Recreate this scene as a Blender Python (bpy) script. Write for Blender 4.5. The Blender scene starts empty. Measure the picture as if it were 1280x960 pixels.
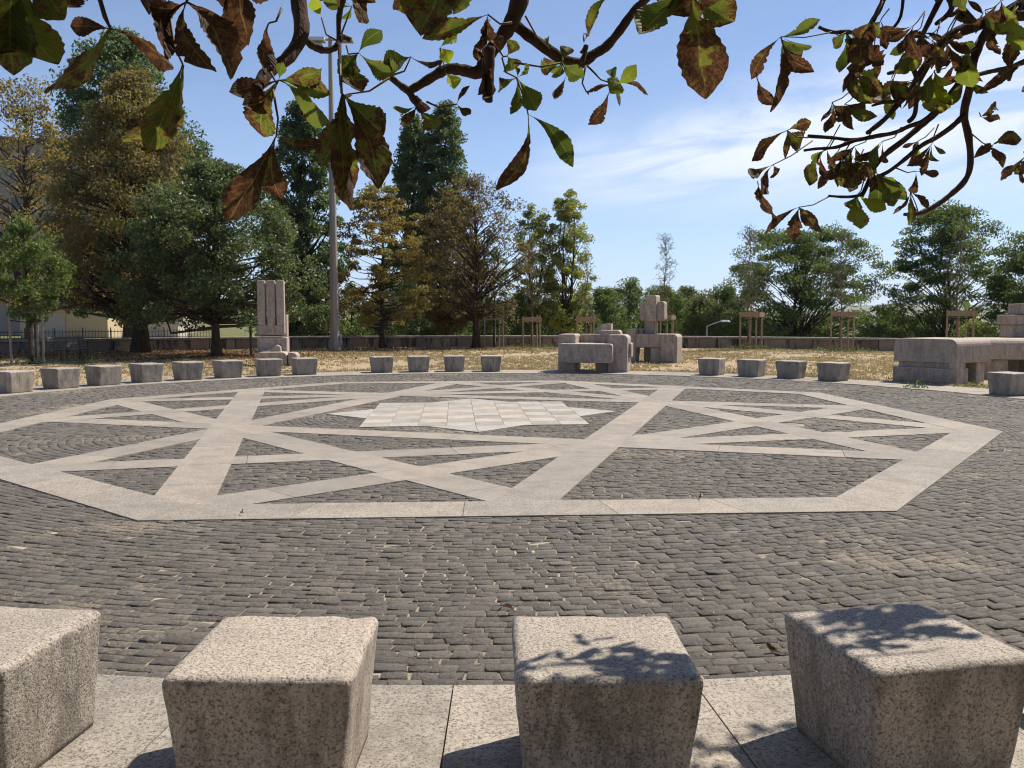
import bpy, math, random
import numpy as np
from mathutils import Vector

# ------------------------------------------------------------------ camera, sky, sun, exposure
sc = bpy.context.scene
COL = sc.collection
cam_d = bpy.data.cameras.new('camera')
cam = bpy.data.objects.new('camera', cam_d); COL.objects.link(cam)
cam_d.sensor_width = 36.0
cam_d.lens = 36.0*1100/1280
cam_d.clip_start = 0.05; cam_d.clip_end = 20000
cam.location = (0, 0, 1.6)
cam.rotation_euler = (math.radians(90) - math.atan(85/1100), 0, 0)
sc.camera = cam

SUN_EL, SUN_AZ = 53.0, 52.0            # azimuth measured from +Y towards +X
sun_dir = Vector((math.cos(math.radians(SUN_EL))*math.sin(math.radians(SUN_AZ)),
                  math.cos(math.radians(SUN_EL))*math.cos(math.radians(SUN_AZ)),
                  math.sin(math.radians(SUN_EL))))
sun_d = bpy.data.lights.new('sun', 'SUN'); sun_d.energy = 4.9; sun_d.angle = math.radians(0.65)
sun_d.color = (1.0, 0.925, 0.82)
sun = bpy.data.objects.new('sun', sun_d); COL.objects.link(sun)
sun.rotation_euler = (-sun_dir).to_track_quat('-Z', 'Y').to_euler()

world = bpy.data.worlds.new('World'); sc.world = world; world.use_nodes = True
wn = world.node_tree; wn.nodes.clear()
def W(t, **k):
    n = wn.nodes.new(t)
    for a, b in k.items(): setattr(n, a, b)
    return n
def wmath(op, a, b=None, clamp=False):
    n = W('ShaderNodeMath', operation=op, use_clamp=clamp)
    for i, v in enumerate((a, b)):
        if v is None: continue
        if isinstance(v, (int, float)): n.inputs[i].default_value = v
        else: wn.links.new(v, n.inputs[i])
    return n.outputs[0]
sky = W('ShaderNodeTexSky'); sky.sky_type = 'NISHITA'; sky.sun_disc = False
sky.sun_elevation = math.radians(SUN_EL); sky.sun_rotation = math.radians(SUN_AZ)
sky.air_density = 0.7; sky.dust_density = 0.1; sky.ozone_density = 2.6; sky.altitude = 200
tc = W('ShaderNodeTexCoord'); sep = W('ShaderNodeSeparateXYZ'); wn.links.new(tc.outputs['Generated'], sep.inputs[0])
X, Y, Z = sep.outputs
az = wmath('ARCTAN2', X, Y)                       # a bank of cirrus rising towards the east
el = wmath('ARCSINE', Z)
mp = W('ShaderNodeCombineXYZ')
tilt = wmath('SUBTRACT', el, wmath('MULTIPLY', az, 0.12))
wn.links.new(wmath('MULTIPLY', az, 3.0), mp.inputs[0]); wn.links.new(wmath('MULTIPLY', tilt, 16.0), mp.inputs[1])
n1 = W('ShaderNodeTexNoise'); n1.inputs['Scale'].default_value = 1.5; n1.inputs['Detail'].default_value = 9; n1.inputs['Roughness'].default_value = 0.62
n1.inputs['Distortion'].default_value = 0.7
wn.links.new(mp.outputs[0], n1.inputs['Vector'])
ridge = wmath('ADD', 0.150, wmath('MULTIPLY', az, 0.115))
wid = wmath('ADD', 0.026, wmath('MULTIPLY', wmath('MAXIMUM', az, 0.0), 0.11))
dq = wmath('DIVIDE', wmath('SUBTRACT', el, ridge), wid)
bank = wmath('POWER', 2.718, wmath('MULTIPLY', wmath('MULTIPLY', dq, dq), -1.0))
ramp_in = W('ShaderNodeMapRange', interpolation_type='SMOOTHSTEP')
wn.links.new(az, ramp_in.inputs[0]); ramp_in.inputs[1].default_value = -0.06; ramp_in.inputs[2].default_value = 0.16
ramp_out = W('ShaderNodeMapRange', interpolation_type='SMOOTHSTEP')
wn.links.new(az, ramp_out.inputs[0]); ramp_out.inputs[1].default_value = 1.6; ramp_out.inputs[2].default_value = 0.9
tex = W('ShaderNodeMapRange', interpolation_type='SMOOTHSTEP')
wn.links.new(n1.outputs['Fac'], tex.inputs[0]); tex.inputs[1].default_value = 0.30; tex.inputs[2].default_value = 0.60
cl = wmath('MULTIPLY', wmath('MULTIPLY', bank, ramp_in.outputs[0]), wmath('ADD', 0.18, wmath('MULTIPLY', tex.outputs[0], 0.82)))
cl = wmath('MULTIPLY', wmath('MULTIPLY', cl, ramp_out.outputs[0]), 0.95, True)
# a thin even veil of high cloud everywhere, as in a hot summer sky
veil = wmath('ADD', 0.015, wmath('MULTIPLY', tex.outputs[0], 0.03))
cl = wmath('MAXIMUM', cl, veil)
skm = W('ShaderNodeVectorMath', operation='MULTIPLY'); skm.inputs[1].default_value = (0.099, 0.099, 0.102)
wn.links.new(sky.outputs[0], skm.inputs[0])
low = wmath('MULTIPLY', wmath('POWER', 2.718, wmath('MULTIPLY', wmath('MAXIMUM', el, 0.0), -7.0)), 0.72)    # summer haze low in the sky
mixh = W('ShaderNodeMix', data_type='RGBA'); wn.links.new(low, mixh.inputs['Factor'])
wn.links.new(skm.outputs[0], mixh.inputs['A']); mixh.inputs['B'].default_value = (0.34, 0.455, 0.65, 1)
mixc = W('ShaderNodeMix', data_type='RGBA'); wn.links.new(cl, mixc.inputs['Factor'])
wn.links.new(mixh.outputs['Result'], mixc.inputs['A']); mixc.inputs['B'].default_value = (0.64, 0.685, 0.75, 1)
bg = W('ShaderNodeBackground'); bg.inputs['Strength'].default_value = 1.0
wo = W('ShaderNodeOutputWorld')
wn.links.new(mixc.outputs['Result'], bg.inputs[0]); wn.links.new(bg.outputs[0], wo.inputs[0])

sc.view_settings.view_transform = 'Standard'; sc.view_settings.look = 'None'
sc.view_settings.exposure = 0.55; sc.view_settings.gamma = 1.0
sc.render.engine = 'CYCLES'
sc.cycles.use_denoising = True; sc.cycles.denoising_prefilter = 'ACCURATE'; sc.cycles.filter_width = 1.15
sc.cycles.max_bounces = 6; sc.cycles.transparent_max_bounces = 4

rng = random.Random(11)
nrg = np.random.default_rng(5)
C = (-0.27, 14.35)                      # centre of the round plaza
def pol(r, deg, z=0.0):
    a = math.radians(deg)
    return (C[0] + r*math.cos(a), C[1] + r*math.sin(a), z)

# ------------------------------------------------------------------ materials
class Mat:
    def __init__(s, name, rough=0.8, spec=0.3):
        s.m = bpy.data.materials.new(name); s.m.use_nodes = True
        s.t = s.m.node_tree; s.b = s.t.nodes['Principled BSDF']
        s.b.inputs['Roughness'].default_value = rough
        s.b.inputs['Specular IOR Level'].default_value = spec
        s.co = s.n('ShaderNodeTexCoord')
    def n(s, t, **k):
        x = s.t.nodes.new(t)
        for a, b in k.items(): setattr(x, a, b)
        return x
    def link(s, a, b): s.t.links.new(a, b)
    def coords(s, world=True):
        if world:
            return s.n('ShaderNodeNewGeometry').outputs['Position']
        return s.co.outputs['Object']
    def noise(s, scale, detail=3, rough=0.55, vec=None, dist=0.0):
        x = s.n('ShaderNodeTexNoise'); x.inputs['Scale'].default_value = scale; x.inputs['Detail'].default_value = detail
        x.inputs['Roughness'].default_value = rough; x.inputs['Distortion'].default_value = dist
        s.link(vec if vec is not None else s.coords(), x.inputs['Vector']); return x.outputs['Fac']
    def voro(s, scale, vec=None, out='Color'):
        x = s.n('ShaderNodeTexVoronoi'); x.inputs['Scale'].default_value = scale
        s.link(vec if vec is not None else s.coords(), x.inputs['Vector']); return x.outputs[out]
    def ramp(s, fac, stops, interp='LINEAR'):
        r = s.n('ShaderNodeValToRGB'); r.color_ramp.interpolation = interp
        e = r.color_ramp.elements
        while len(e) < len(stops): e.new(0.5)
        for q, (p, c) in zip(e, stops): q.position = p; q.color = (*c, 1)
        s.link(fac, r.inputs[0]); return r.outputs[0]
    def mix(s, fac, a, b, blend='MIX'):
        x = s.n('ShaderNodeMix', data_type='RGBA', blend_type=blend)
        for k, v in (('Factor', fac), ('A', a), ('B', b)):
            if isinstance(v, (int, float)): x.inputs[k].default_value = v
            elif isinstance(v, tuple): x.inputs[k].default_value = (*v, 1)
            else: s.link(v, x.inputs[k])
        return x.outputs['Result']
    def math(s, op, a, b=0.0, clamp=False):
        x = s.n('ShaderNodeMath', operation=op, use_clamp=clamp)
        for i, v in enumerate((a, b)):
            if isinstance(v, (int, float)): x.inputs[i].default_value = v
            else: s.link(v, x.inputs[i])
        return x.outputs[0]
    def step(s, v, lo, hi):
        x = s.n('ShaderNodeMapRange', interpolation_type='SMOOTHSTEP'); s.link(v, x.inputs[0])
        x.inputs[1].default_value = lo; x.inputs[2].default_value = hi; return x.outputs[0]
    def attr(s, name, out='Fac'):
        a = s.n('ShaderNodeAttribute'); a.attribute_name = name; return a.outputs[out]
    def color(s, c):
        if isinstance(c, tuple): s.b.inputs['Base Color'].default_value = (*c, 1)
        else: s.link(c, s.b.inputs['Base Color'])
        return s
    def bump(s, h, strength=0.3, dist=0.01):
        x = s.n('ShaderNodeBump'); x.inputs['Strength'].default_value = strength; x.inputs['Distance'].default_value = dist
        s.link(h, x.inputs['Height']); s.link(x.outputs[0], s.b.inputs['Normal']); return s
    def translucent(s, col, fac):
        t = s.n('ShaderNodeBsdfTranslucent'); s.link(col, t.inputs['Color'])
        mx = s.n('ShaderNodeMixShader'); mx.inputs[0].default_value = fac
        s.link(s.b.outputs[0], mx.inputs[1]); s.link(t.outputs[0], mx.inputs[2])
        s.link(mx.outputs[0], s.t.nodes['Material Output'].inputs[0]); return s

def granite(name, base, pink, dark, scale=150., big=0.18, bump=0.35, stain=True, flecks=0.85, grime=0.6):
    m = Mat(name, 0.8, 0.3)
    p = m.coords(False)
    f1 = m.noise(scale, 3, 0.75, p); f2 = m.noise(scale*1.9, 2, 0.7, p); f3 = m.noise(scale*0.55, 3, 0.7, p)
    col = m.mix(m.step(f3, 0.44, 0.60), base, pink)
    col = m.mix(m.math('MULTIPLY', m.step(f2, 0.56, 0.68), 0.8), col, tuple(min(0.8, 1.5*x) for x in base))
    col = m.mix(m.math('MULTIPLY', m.step(f1, 0.50, 0.38), flecks), col, dark)
    blot = m.noise(3.1, 5, 0.65)
    col = m.mix(m.math('MULTIPLY', m.step(blot, 0.40, 0.72), big), col, tuple(x*0.45 for x in base))
    if stain:
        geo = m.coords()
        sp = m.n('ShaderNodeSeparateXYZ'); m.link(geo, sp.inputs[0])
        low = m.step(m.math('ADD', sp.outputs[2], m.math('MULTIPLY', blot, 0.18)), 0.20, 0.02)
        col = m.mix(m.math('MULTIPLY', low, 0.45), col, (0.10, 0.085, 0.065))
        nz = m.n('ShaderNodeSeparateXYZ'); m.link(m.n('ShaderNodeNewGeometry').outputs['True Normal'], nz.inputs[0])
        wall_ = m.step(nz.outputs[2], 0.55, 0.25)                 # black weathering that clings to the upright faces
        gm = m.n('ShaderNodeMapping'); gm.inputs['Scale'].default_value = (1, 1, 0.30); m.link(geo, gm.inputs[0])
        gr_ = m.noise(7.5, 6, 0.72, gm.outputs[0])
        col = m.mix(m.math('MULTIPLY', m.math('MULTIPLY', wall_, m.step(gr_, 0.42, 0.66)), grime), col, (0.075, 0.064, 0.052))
    oi = m.n('ShaderNodeObjectInfo')
    tone_ = m.ramp(oi.outputs['Random'], [(0.0, (0.86, 0.86, 0.85)), (0.5, (1.0, 0.99, 0.98)), (1.0, (1.10, 1.07, 1.03))])
    col = m.mix(1.0, col, tone_, 'MULTIPLY')
    m.color(col)
    m.bump(m.math('ADD', f1, m.math('MULTIPLY', f3, 0.6)), bump, 0.006)
    return m.m
M = {}
M['seat'] = granite('seat_granite', (0.42, 0.37, 0.312), (0.335, 0.287, 0.236), (0.075, 0.065, 0.055), 95., 0.30, 1.0)
M['sculpt'] = granite('sculpture_granite', (0.46, 0.385, 0.32), (0.39, 0.315, 0.26), (0.17, 0.14, 0.115), 45., 0.22, 0.6, True, 0.8, 0.40)
M['slab'] = granite('paving_granite', (0.345, 0.308, 0.262), (0.285, 0.25, 0.208), (0.10, 0.088, 0.074), 75., 0.5, 0.4, False, 0.9)
M['kerb'] = granite('kerb_granite', (0.37, 0.332, 0.282), (0.30, 0.264, 0.218), (0.09, 0.079, 0.066), 85., 0.6, 0.6, False, 0.95)
M['tile_white'] = granite('white_tile_granite', (0.405, 0.385, 0.345), (0.37, 0.35, 0.31), (0.19, 0.175, 0.155), 65., 0.5, 0.2, False, 0.6)
M['tile_pink'] = granite('pink_tile_granite', (0.358, 0.313, 0.266), (0.322, 0.282, 0.238), (0.155, 0.132, 0.112), 65., 0.5, 0.2, False, 0.6)

m = Mat('sett_stone', 0.78, 0.3)
r = m.attr('rnd')
col = m.ramp(r, [(0.0, (0.096, 0.085, 0.074)), (0.5, (0.132, 0.118, 0.102)), (0.85, (0.170, 0.151, 0.128)), (1.0, (0.25, 0.22, 0.18))])
patch = m.noise(0.55, 5, 0.65)
fine = m.noise(38, 5, 0.75); grit = m.noise(120, 3, 0.7)
col = m.mix(m.math('MULTIPLY', m.step(fine, 0.50, 0.66), 0.75), col, (0.215, 0.182, 0.138))
col = m.mix(m.math('MULTIPLY', m.step(fine, 0.47, 0.30), 0.8), col, (0.040, 0.034, 0.029))
col = m.mix(m.math('MULTIPLY', m.step(grit, 0.55, 0.70), 0.4), col, (0.26, 0.225, 0.18))
sandy = m.math('MULTIPLY', m.step(m.math('ADD', patch, m.math('MULTIPLY', m.math('SUBTRACT', fine, 0.5), 0.5)), 0.56, 0.70), 0.6)
col = m.mix(sandy, col, (0.36, 0.30, 0.215))     # trodden-in sand
m.color(col); m.bump(m.math('ADD', fine, m.math('MULTIPLY', grit, 0.6)), 1.0, 0.020); M['sett'] = m.m

m = Mat('joint_sand', 0.95, 0.1)
col = m.ramp(m.noise(1.3, 5, 0.65), [(0.30, (0.07, 0.058, 0.045)), (0.44, (0.24, 0.20, 0.15)), (0.62, (0.50, 0.43, 0.32))])
m.color(m.mix(0.4, col, m.ramp(m.noise(60, 2), [(0.3, (0.03, 0.03, 0.025)), (0.7, (0.34, 0.29, 0.22))]))); M['sand'] = m.m

m = Mat('dry_ground', 0.95, 0.1)
a = m.noise(0.22, 5, 0.6); b = m.noise(2.6, 5, 0.7); c = m.noise(24, 4, 0.75)
col = m.ramp(b, [(0.28, (0.20, 0.14, 0.085)), (0.45, (0.35, 0.262, 0.165)), (0.62, (0.46, 0.365, 0.24)), (0.8, (0.27, 0.21, 0.12))])
col = m.mix(m.math('MULTIPLY', m.step(a, 0.5, 0.68), 0.4), col, (0.21, 0.18, 0.09))
col = m.mix(m.math('MULTIPLY', m.step(c, 0.5, 0.68), 0.55), col, (0.50, 0.40, 0.25))
col = m.mix(m.math('MULTIPLY', m.step(c, 0.46, 0.30), 0.7), col, (0.115, 0.08, 0.045))
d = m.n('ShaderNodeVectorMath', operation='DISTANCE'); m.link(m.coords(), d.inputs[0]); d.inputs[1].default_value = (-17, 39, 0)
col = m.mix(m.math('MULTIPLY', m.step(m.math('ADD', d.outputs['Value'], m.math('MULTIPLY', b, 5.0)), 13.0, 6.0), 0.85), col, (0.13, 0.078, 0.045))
d2 = m.n('ShaderNodeVectorMath', operation='DISTANCE'); m.link(m.coords(), d2.inputs[0]); d2.inputs[1].default_value = (*C, 0)
far = m.step(d2.outputs['Value'], 33.0, 40.0)
gr = m.ramp(m.noise(0.05, 4), [(0.3, (0.07, 0.09, 0.03)), (0.6, (0.15, 0.14, 0.06)), (0.8, (0.20, 0.17, 0.09))])
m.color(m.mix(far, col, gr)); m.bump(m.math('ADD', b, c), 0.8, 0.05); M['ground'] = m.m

def flat(name, c, rough=0.7, nscale=20., var=0.3, spec=0.3, bump=0.1, obj=False):
    m = Mat(name, rough, spec)
    f = m.noise(nscale, 4, 0.65, m.coords(not obj))
    m.color(m.ramp(f, [(0.25, tuple(x*(1-var) for x in c)), (0.75, tuple(min(0.9, x*(1+var)) for x in c))]))
    if bump: m.bump(f, bump, 0.01)
    return m.m
M['road'] = flat('pale_road', (0.42, 0.39, 0.34), 0.9, 3.0, 0.15)
M['hill'] = flat('far_hillside', (0.10, 0.12, 0.08), 0.95, 0.004, 0.5, 0.0, 0)
M['coping'] = flat('coping_stone', (0.26, 0.23, 0.20), 0.9, 5.0, 0.4)
M['wood'] = flat('stake_wood', (0.30, 0.205, 0.125), 0.85, 14.0, 0.3)
M['wood_grey'] = flat('weathered_wood', (0.24, 0.20, 0.165), 0.85, 14.0, 0.3)
M['endgrain'] = flat('cut_end_wood', (0.62, 0.50, 0.34), 0.8, 30.0, 0.2)
M['bench_wood'] = flat('bench_slat_wood', (0.16, 0.145, 0.125), 0.8, 14.0, 0.35)
M['strap'] = flat('black_strap', (0.02, 0.02, 0.02), 0.8)
M['iron'] = flat('dark_iron', (0.025, 0.03, 0.04), 0.5, 8.0, 0.3, 0.5, 0)
M['grey_metal'] = flat('grey_metal', (0.30, 0.31, 0.31), 0.45, 8.0, 0.15, 0.5, 0)
M['lamp_glass'] = flat('lamp_housing', (0.55, 0.55, 0.53), 0.35, 8.0, 0.1, 0.5, 0)
M['render_wall'] = flat('grey_beige_render', (0.33, 0.29, 0.23), 0.95, 0.6, 0.12)
M['render_yellow'] = flat('yellow_beige_render', (0.50, 0.40, 0.25), 0.95, 0.6, 0.12)
M['roof'] = flat('roof_sheet', (0.16, 0.14, 0.13), 0.9, 2.0, 0.3)
M['door'] = flat('dark_door', (0.03, 0.025, 0.022), 0.6, 2.0, 0.2)
M['window'] = flat('window_glass', (0.04, 0.05, 0.06), 0.12, 1.0, 0.2, 0.6, 0)
M['frame'] = flat('window_frame', (0.42, 0.38, 0.32), 0.7)

m = Mat('mast_paint', 0.7, 0.35)
p = m.coords()
mpn = m.n('ShaderNodeMapping'); mpn.inputs['Scale'].default_value = (6, 6, 0.5); m.link(p, mpn.inputs[0])
f = m.noise(1.0, 5, 0.65, mpn.outputs[0])
col = m.ramp(f, [(0.3, (0.20, 0.17, 0.145)), (0.55, (0.29, 0.255, 0.22)), (0.75, (0.34, 0.31, 0.275))])
col = m.mix(m.step(m.voro(2.2, None, 'Distance'), 0.10, 0.05), col, (0.10, 0.05, 0.03))
m.color(col); M['mast'] = m.m

m = Mat('wall_stone', 0.95, 0.15)
o = m.n('ShaderNodeObjectInfo')
base = m.ramp(o.outputs['Random'], [(0.0, (0.20, 0.145, 0.11)), (0.5, (0.265, 0.20, 0.15)), (1.0, (0.33, 0.26, 0.19))])
mpn = m.n('ShaderNodeMapping'); mpn.inputs['Scale'].default_value = (2.4, 2.4, 0.55); m.link(m.coords(), mpn.inputs[0])
st = m.noise(1.0, 5, 0.7, mpn.outputs[0])
col = m.mix(m.math('MULTIPLY', m.step(st, 0.50, 0.62), 0.85), base, (0.04, 0.034, 0.028))     # run-off stains
col = m.mix(m.math('MULTIPLY', m.step(m.noise(9, 4), 0.55, 0.75), 0.5), col, (0.40, 0.33, 0.25))
m.color(col); m.bump(m.noise(14, 5, 0.7), 0.8, 0.04); M['wall'] = m.m

def bark(name, c):
    m = Mat(name, 0.95, 0.1)
    mp_ = m.n('ShaderNodeMapping'); mp_.inputs['Scale'].default_value = (9, 9, 2.2); m.link(m.coords(), mp_.inputs[0])
    f = m.noise(1.5, 5, 0.7, mp_.outputs[0])
    m.color(m.ramp(f, [(0.3, tuple(x*0.45 for x in c)), (0.7, tuple(x*1.3 for x in c))])); m.bump(f, 0.9, 0.03); return m.m
M['bark'] = bark('brown_bark', (0.075, 0.055, 0.042))
M['bark_near'] = bark('branch_bark', (0.075, 0.05, 0.042))
M['bark_grey'] = bark('grey_bark', (0.16, 0.13, 0.10))

def foliage(name, stops, trans=0.35, rough=0.55):
    m = Mat(name, rough, 0.3)
    col = m.ramp(m.attr('rnd'), stops)
    m.color(col); m.translucent(m.mix(0.6, col, (0.16, 0.19, 0.025), 'ADD'), trans+0.06); return m.m
F = {}
F['poplar'] = foliage('poplar_leaves', [(0.0, (0.042, 0.070, 0.032)), (0.5, (0.084, 0.132, 0.054)), (1.0, (0.165, 0.215, 0.10))], 0.3)
F['brown'] = foliage('browned_chestnut_leaves', [(0.0, (0.075, 0.047, 0.022)), (0.3, (0.155, 0.098, 0.040)), (0.55, (0.235, 0.168, 0.056)), (0.75, (0.155, 0.145, 0.048)), (1.0, (0.32, 0.245, 0.078))], 0.30)
F['golden'] = foliage('golden_chestnut_leaves', [(0.0, (0.085, 0.05, 0.018)), (0.35, (0.20, 0.125, 0.035)), (0.65, (0.29, 0.20, 0.055)), (1.0, (0.17, 0.17, 0.045))], 0.35)
F['rust'] = foliage('rusty_chestnut_leaves', [(0.0, (0.07, 0.034, 0.018)), (0.5, (0.14, 0.072, 0.035)), (0.8, (0.12, 0.095, 0.035)), (1.0, (0.22, 0.14, 0.055))], 0.30)
F['dark'] = foliage('dark_green_leaves', [(0.0, (0.036, 0.060, 0.026)), (0.5, (0.070, 0.104, 0.042)), (1.0, (0.15, 0.18, 0.075))], 0.25, 0.4)
F['fresh'] = foliage('fresh_green_leaves', [(0.0, (0.045, 0.08, 0.022)), (0.5, (0.08, 0.125, 0.032)), (1.0, (0.14, 0.18, 0.05))], 0.35)
F['yellow'] = foliage('yellowing_green_leaves', [(0.0, (0.10, 0.13, 0.034)), (0.5, (0.20, 0.23, 0.055)), (0.85, (0.32, 0.31, 0.075)), (1.0, (0.45, 0.40, 0.08))], 0.40)
F['acacia'] = foliage('acacia_green_leaves', [(0.0, (0.034, 0.065, 0.020)), (0.5, (0.062, 0.105, 0.030)), (1.0, (0.11, 0.155, 0.045))], 0.35)
F['olive'] = foliage('olive_green_leaves', [(0.0, (0.05, 0.07, 0.025)), (0.5, (0.085, 0.11, 0.04)), (1.0, (0.15, 0.165, 0.06))], 0.30)
F['straw'] = foliage('straw_blades', [(0.0, (0.21, 0.145, 0.075)), (0.5, (0.41, 0.31, 0.175)), (0.9, (0.55, 0.45, 0.29)), (1.0, (0.25, 0.22, 0.10))], 0.2, 0.8)
F['litter'] = foliage('fallen_leaf_litter', [(0.0, (0.09, 0.045, 0.025)), (0.5, (0.19, 0.085, 0.04)), (1.0, (0.30, 0.16, 0.075))], 0.1, 0.8)
F['weed'] = foliage('weed_leaves', [(0.0, (0.06, 0.085, 0.03)), (1.0, (0.17, 0.20, 0.07))], 0.3)

# horse chestnut leaflet seen close: green blade, brown blight between the side veins
m = Mat('chestnut_leaflet', 0.6, 0.15)
uv = m.n('ShaderNodeUVMap'); uv.uv_map = 'uv'
su = m.n('ShaderNodeSeparateXYZ'); m.link(uv.outputs[0], su.inputs[0])
u = m.math('ABSOLUTE', m.math('SUBTRACT', su.outputs[0], 0.5)); v = su.outputs[1]
vein = m.math('SINE', m.math('MULTIPLY', m.math('SUBTRACT', v, m.math('MULTIPLY', u, 0.45)), 95.0))
at_ = m.n('ShaderNodeAttribute'); at_.attribute_name = 'tone'
ss = m.n('ShaderNodeSeparateColor'); m.link(at_.outputs['Color'], ss.inputs[0])
brn, yel, rr = ss.outputs
bl = m.noise(26, 5, 0.65); bl2 = m.noise(95, 3, 0.6)
k = m.math('ADD', m.math('ADD', bl, m.math('MULTIPLY', m.math('SUBTRACT', bl2, 0.5), 0.25)), m.math('ADD', m.math('MULTIPLY', m.math('SUBTRACT', brn, 0.5), 0.62), m.math('MULTIPLY', m.math('ADD', u, m.math('SUBTRACT', v, 0.6)), 0.16)))
k = m.math('ADD', k, m.math('MULTIPLY', vein, 0.025))
green = m.ramp(rr, [(0.0, (0.045, 0.062, 0.018)), (0.5, (0.068, 0.088, 0.024)), (1.0, (0.10, 0.115, 0.035))])
green = m.mix(yel, green, (0.32, 0.36, 0.03))
brown = m.ramp(bl2, [(0.3, (0.030, 0.019, 0.013)), (0.5, (0.060, 0.037, 0.024)), (0.7, (0.130, 0.082, 0.045))])
edge = m.mix(m.step(k, 0.46, 0.52), green, (0.13, 0.115, 0.03))
col = m.mix(m.step(k, 0.50, 0.60), edge, brown)
midrib = m.step(u, 0.030, 0.012)
col = m.mix(m.math('MULTIPLY', midrib, 0.6), col, (0.20, 0.19, 0.07))
col = m.mix(m.math('MULTIPLY', m.step(vein, 0.80, 1.0), 0.25), col, (0.19, 0.17, 0.06))
m.color(col); m.bump(vein, 0.35, 0.002); m.translucent(m.mix(m.step(k, 0.50, 0.60), m.mix(1.0, col, (1.75, 1.9, 1.0), 'MULTIPLY'), m.mix(1.0, col, (1.4, 1.0, 0.8), 'MULTIPLY')), 0.42); M['leaflet'] = m.m
m = Mat('leaf_stalk', 0.6); m.color(m.ramp(m.noise(40), [(0.3, (0.07, 0.06, 0.025)), (0.7, (0.14, 0.08, 0.03))])); M['stalk'] = m.m

# ------------------------------------------------------------------ mesh helpers
def tag(o, label=None, cat=None, group=None, kind=None):
    for k_, v_ in (('label', label), ('category', cat), ('group', group), ('kind', kind)):
        if v_: o[k_] = v_
    return o
def link(name, mesh, parent=None, loc=(0, 0, 0), rz=0.0):
    o = bpy.data.objects.new(name, mesh); COL.objects.link(o)
    o.location = loc; o.rotation_euler = (0, 0, rz)
    if parent: o.parent = parent
    return o
def empty(name, loc=(0, 0, 0), rz=0.0, **kw):
    o = link(name, None, None, loc, rz); o.empty_display_size = 0.2
    return tag(o, **kw)
def mesh_np(name, verts, faces, mat=None, rnd=None, smooth=False):
    me = bpy.data.meshes.new(name)
    verts = np.asarray(verts, np.float32); faces = np.asarray(faces, np.int32)
    nf, k = faces.shape
    me.vertices.add(len(verts)); me.vertices.foreach_set('co', verts.ravel())
    me.loops.add(nf*k); me.loops.foreach_set('vertex_index', faces.ravel())
    me.polygons.add(nf); me.polygons.foreach_set('loop_start', np.arange(0, nf*k, k, dtype=np.int32))
    me.polygons.foreach_set('loop_total', np.full(nf, k, np.int32))
    if smooth: me.polygons.foreach_set('use_smooth', np.ones(nf, bool))
    if rnd is not None:
        at = me.attributes.new('rnd', 'FLOAT', 'FACE'); at.data.foreach_set('value', np.asarray(rnd, np.float32))
    me.update(calc_edges=True)
    if mat: me.materials.append(mat)
    return me
class MB:
    """collects plain shapes into one mesh"""
    def __init__(s): s.v = []; s.f = []
    def add(s, vs, fs):
        o = len(s.v); s.v += [tuple(p) for p in vs]; s.f += [tuple(i+o for i in f) for f in fs]; return s
    def prism(s, poly, z0, z1, top=None):
        n = len(poly); top = top or poly
        vs = [(x, y, z0) for x, y in poly] + [(x, y, z1) for x, y in top]
        fs = [tuple(range(n-1, -1, -1)), tuple(range(n, 2*n))] + [(i, (i+1) % n, n+(i+1) % n, n+i) for i in range(n)]
        return s.add(vs, fs)
    def box(s, x0, x1, y0, y1, z0, z1):
        return s.prism([(x0, y0), (x1, y0), (x1, y1), (x0, y1)], z0, z1)
    def slabprism(s, poly_xz, y0, y1):
        """outline in the x-z plane, extruded in y"""
        n = len(poly_xz)
        vs = [(x, y0, z) for x, z in poly_xz] + [(x, y1, z) for x, z in poly_xz]
        fs = [tuple(range(n)), tuple(range(2*n-1, n-1, -1))] + [((i+1) % n, i, n+i, n+(i+1) % n) for i in range(n)]
        return s.add(vs, fs)
    def tube(s, pts, r, n=6, cap=True):
        pts = [Vector(p) for p in pts]
        rs = r if isinstance(r, (list, tuple)) else [r]*len(pts)
        vs = []; fs = []
        a = None
        for i, p in enumerate(pts):
            d = (pts[min(i+1, len(pts)-1)] - pts[max(i-1, 0)])
            d = d.normalized() if d.length > 1e-9 else Vector((0, 0, 1))
            if a is None: a = d.orthogonal().normalized()
            else:
                a = a - d*a.dot(d)
                a = a.normalized() if a.length > 1e-6 else d.orthogonal().normalized()
            b = d.cross(a)
            for k_ in range(n):
                t = 2*math.pi*k_/n
                vs.append(p + (a*math.cos(t) + b*math.sin(t))*rs[i])
        for i in range(len(pts)-1):
            for k_ in range(n):
                k2 = (k_+1) % n
                fs.append((i*n+k_, i*n+k2, (i+1)*n+k2, (i+1)*n+k_))
        if cap: fs += [tuple(range(n-1, -1, -1)), tuple(range((len(pts)-1)*n, len(pts)*n))]
        return s.add(vs, fs)
    def build(s, name, mat, parent=None, loc=(0, 0, 0), rz=0.0, bevel=0.0, seg=2, smooth=False, sub=0):
        me = bpy.data.meshes.new(name); me.from_pydata(s.v, [], s.f)
        if mat: me.materials.append(mat)
        me.validate(); 
        import bmesh
        bm = bmesh.new(); bm.from_mesh(me)
        bmesh.ops.recalc_face_normals(bm, faces=bm.faces)
        if bevel:
            bmesh.ops.bevel(bm, geom=[e for e in bm.edges if e.calc_face_angle(0) > 0.5], offset=bevel, segments=seg, profile=0.55, affect='EDGES', clamp_overlap=True)
        bm.to_mesh(me); bm.free()
        if smooth:
            me.polygons.foreach_set('use_smooth', np.ones(len(me.polygons), bool))
        return link(name, me, parent, loc, rz)
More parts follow.
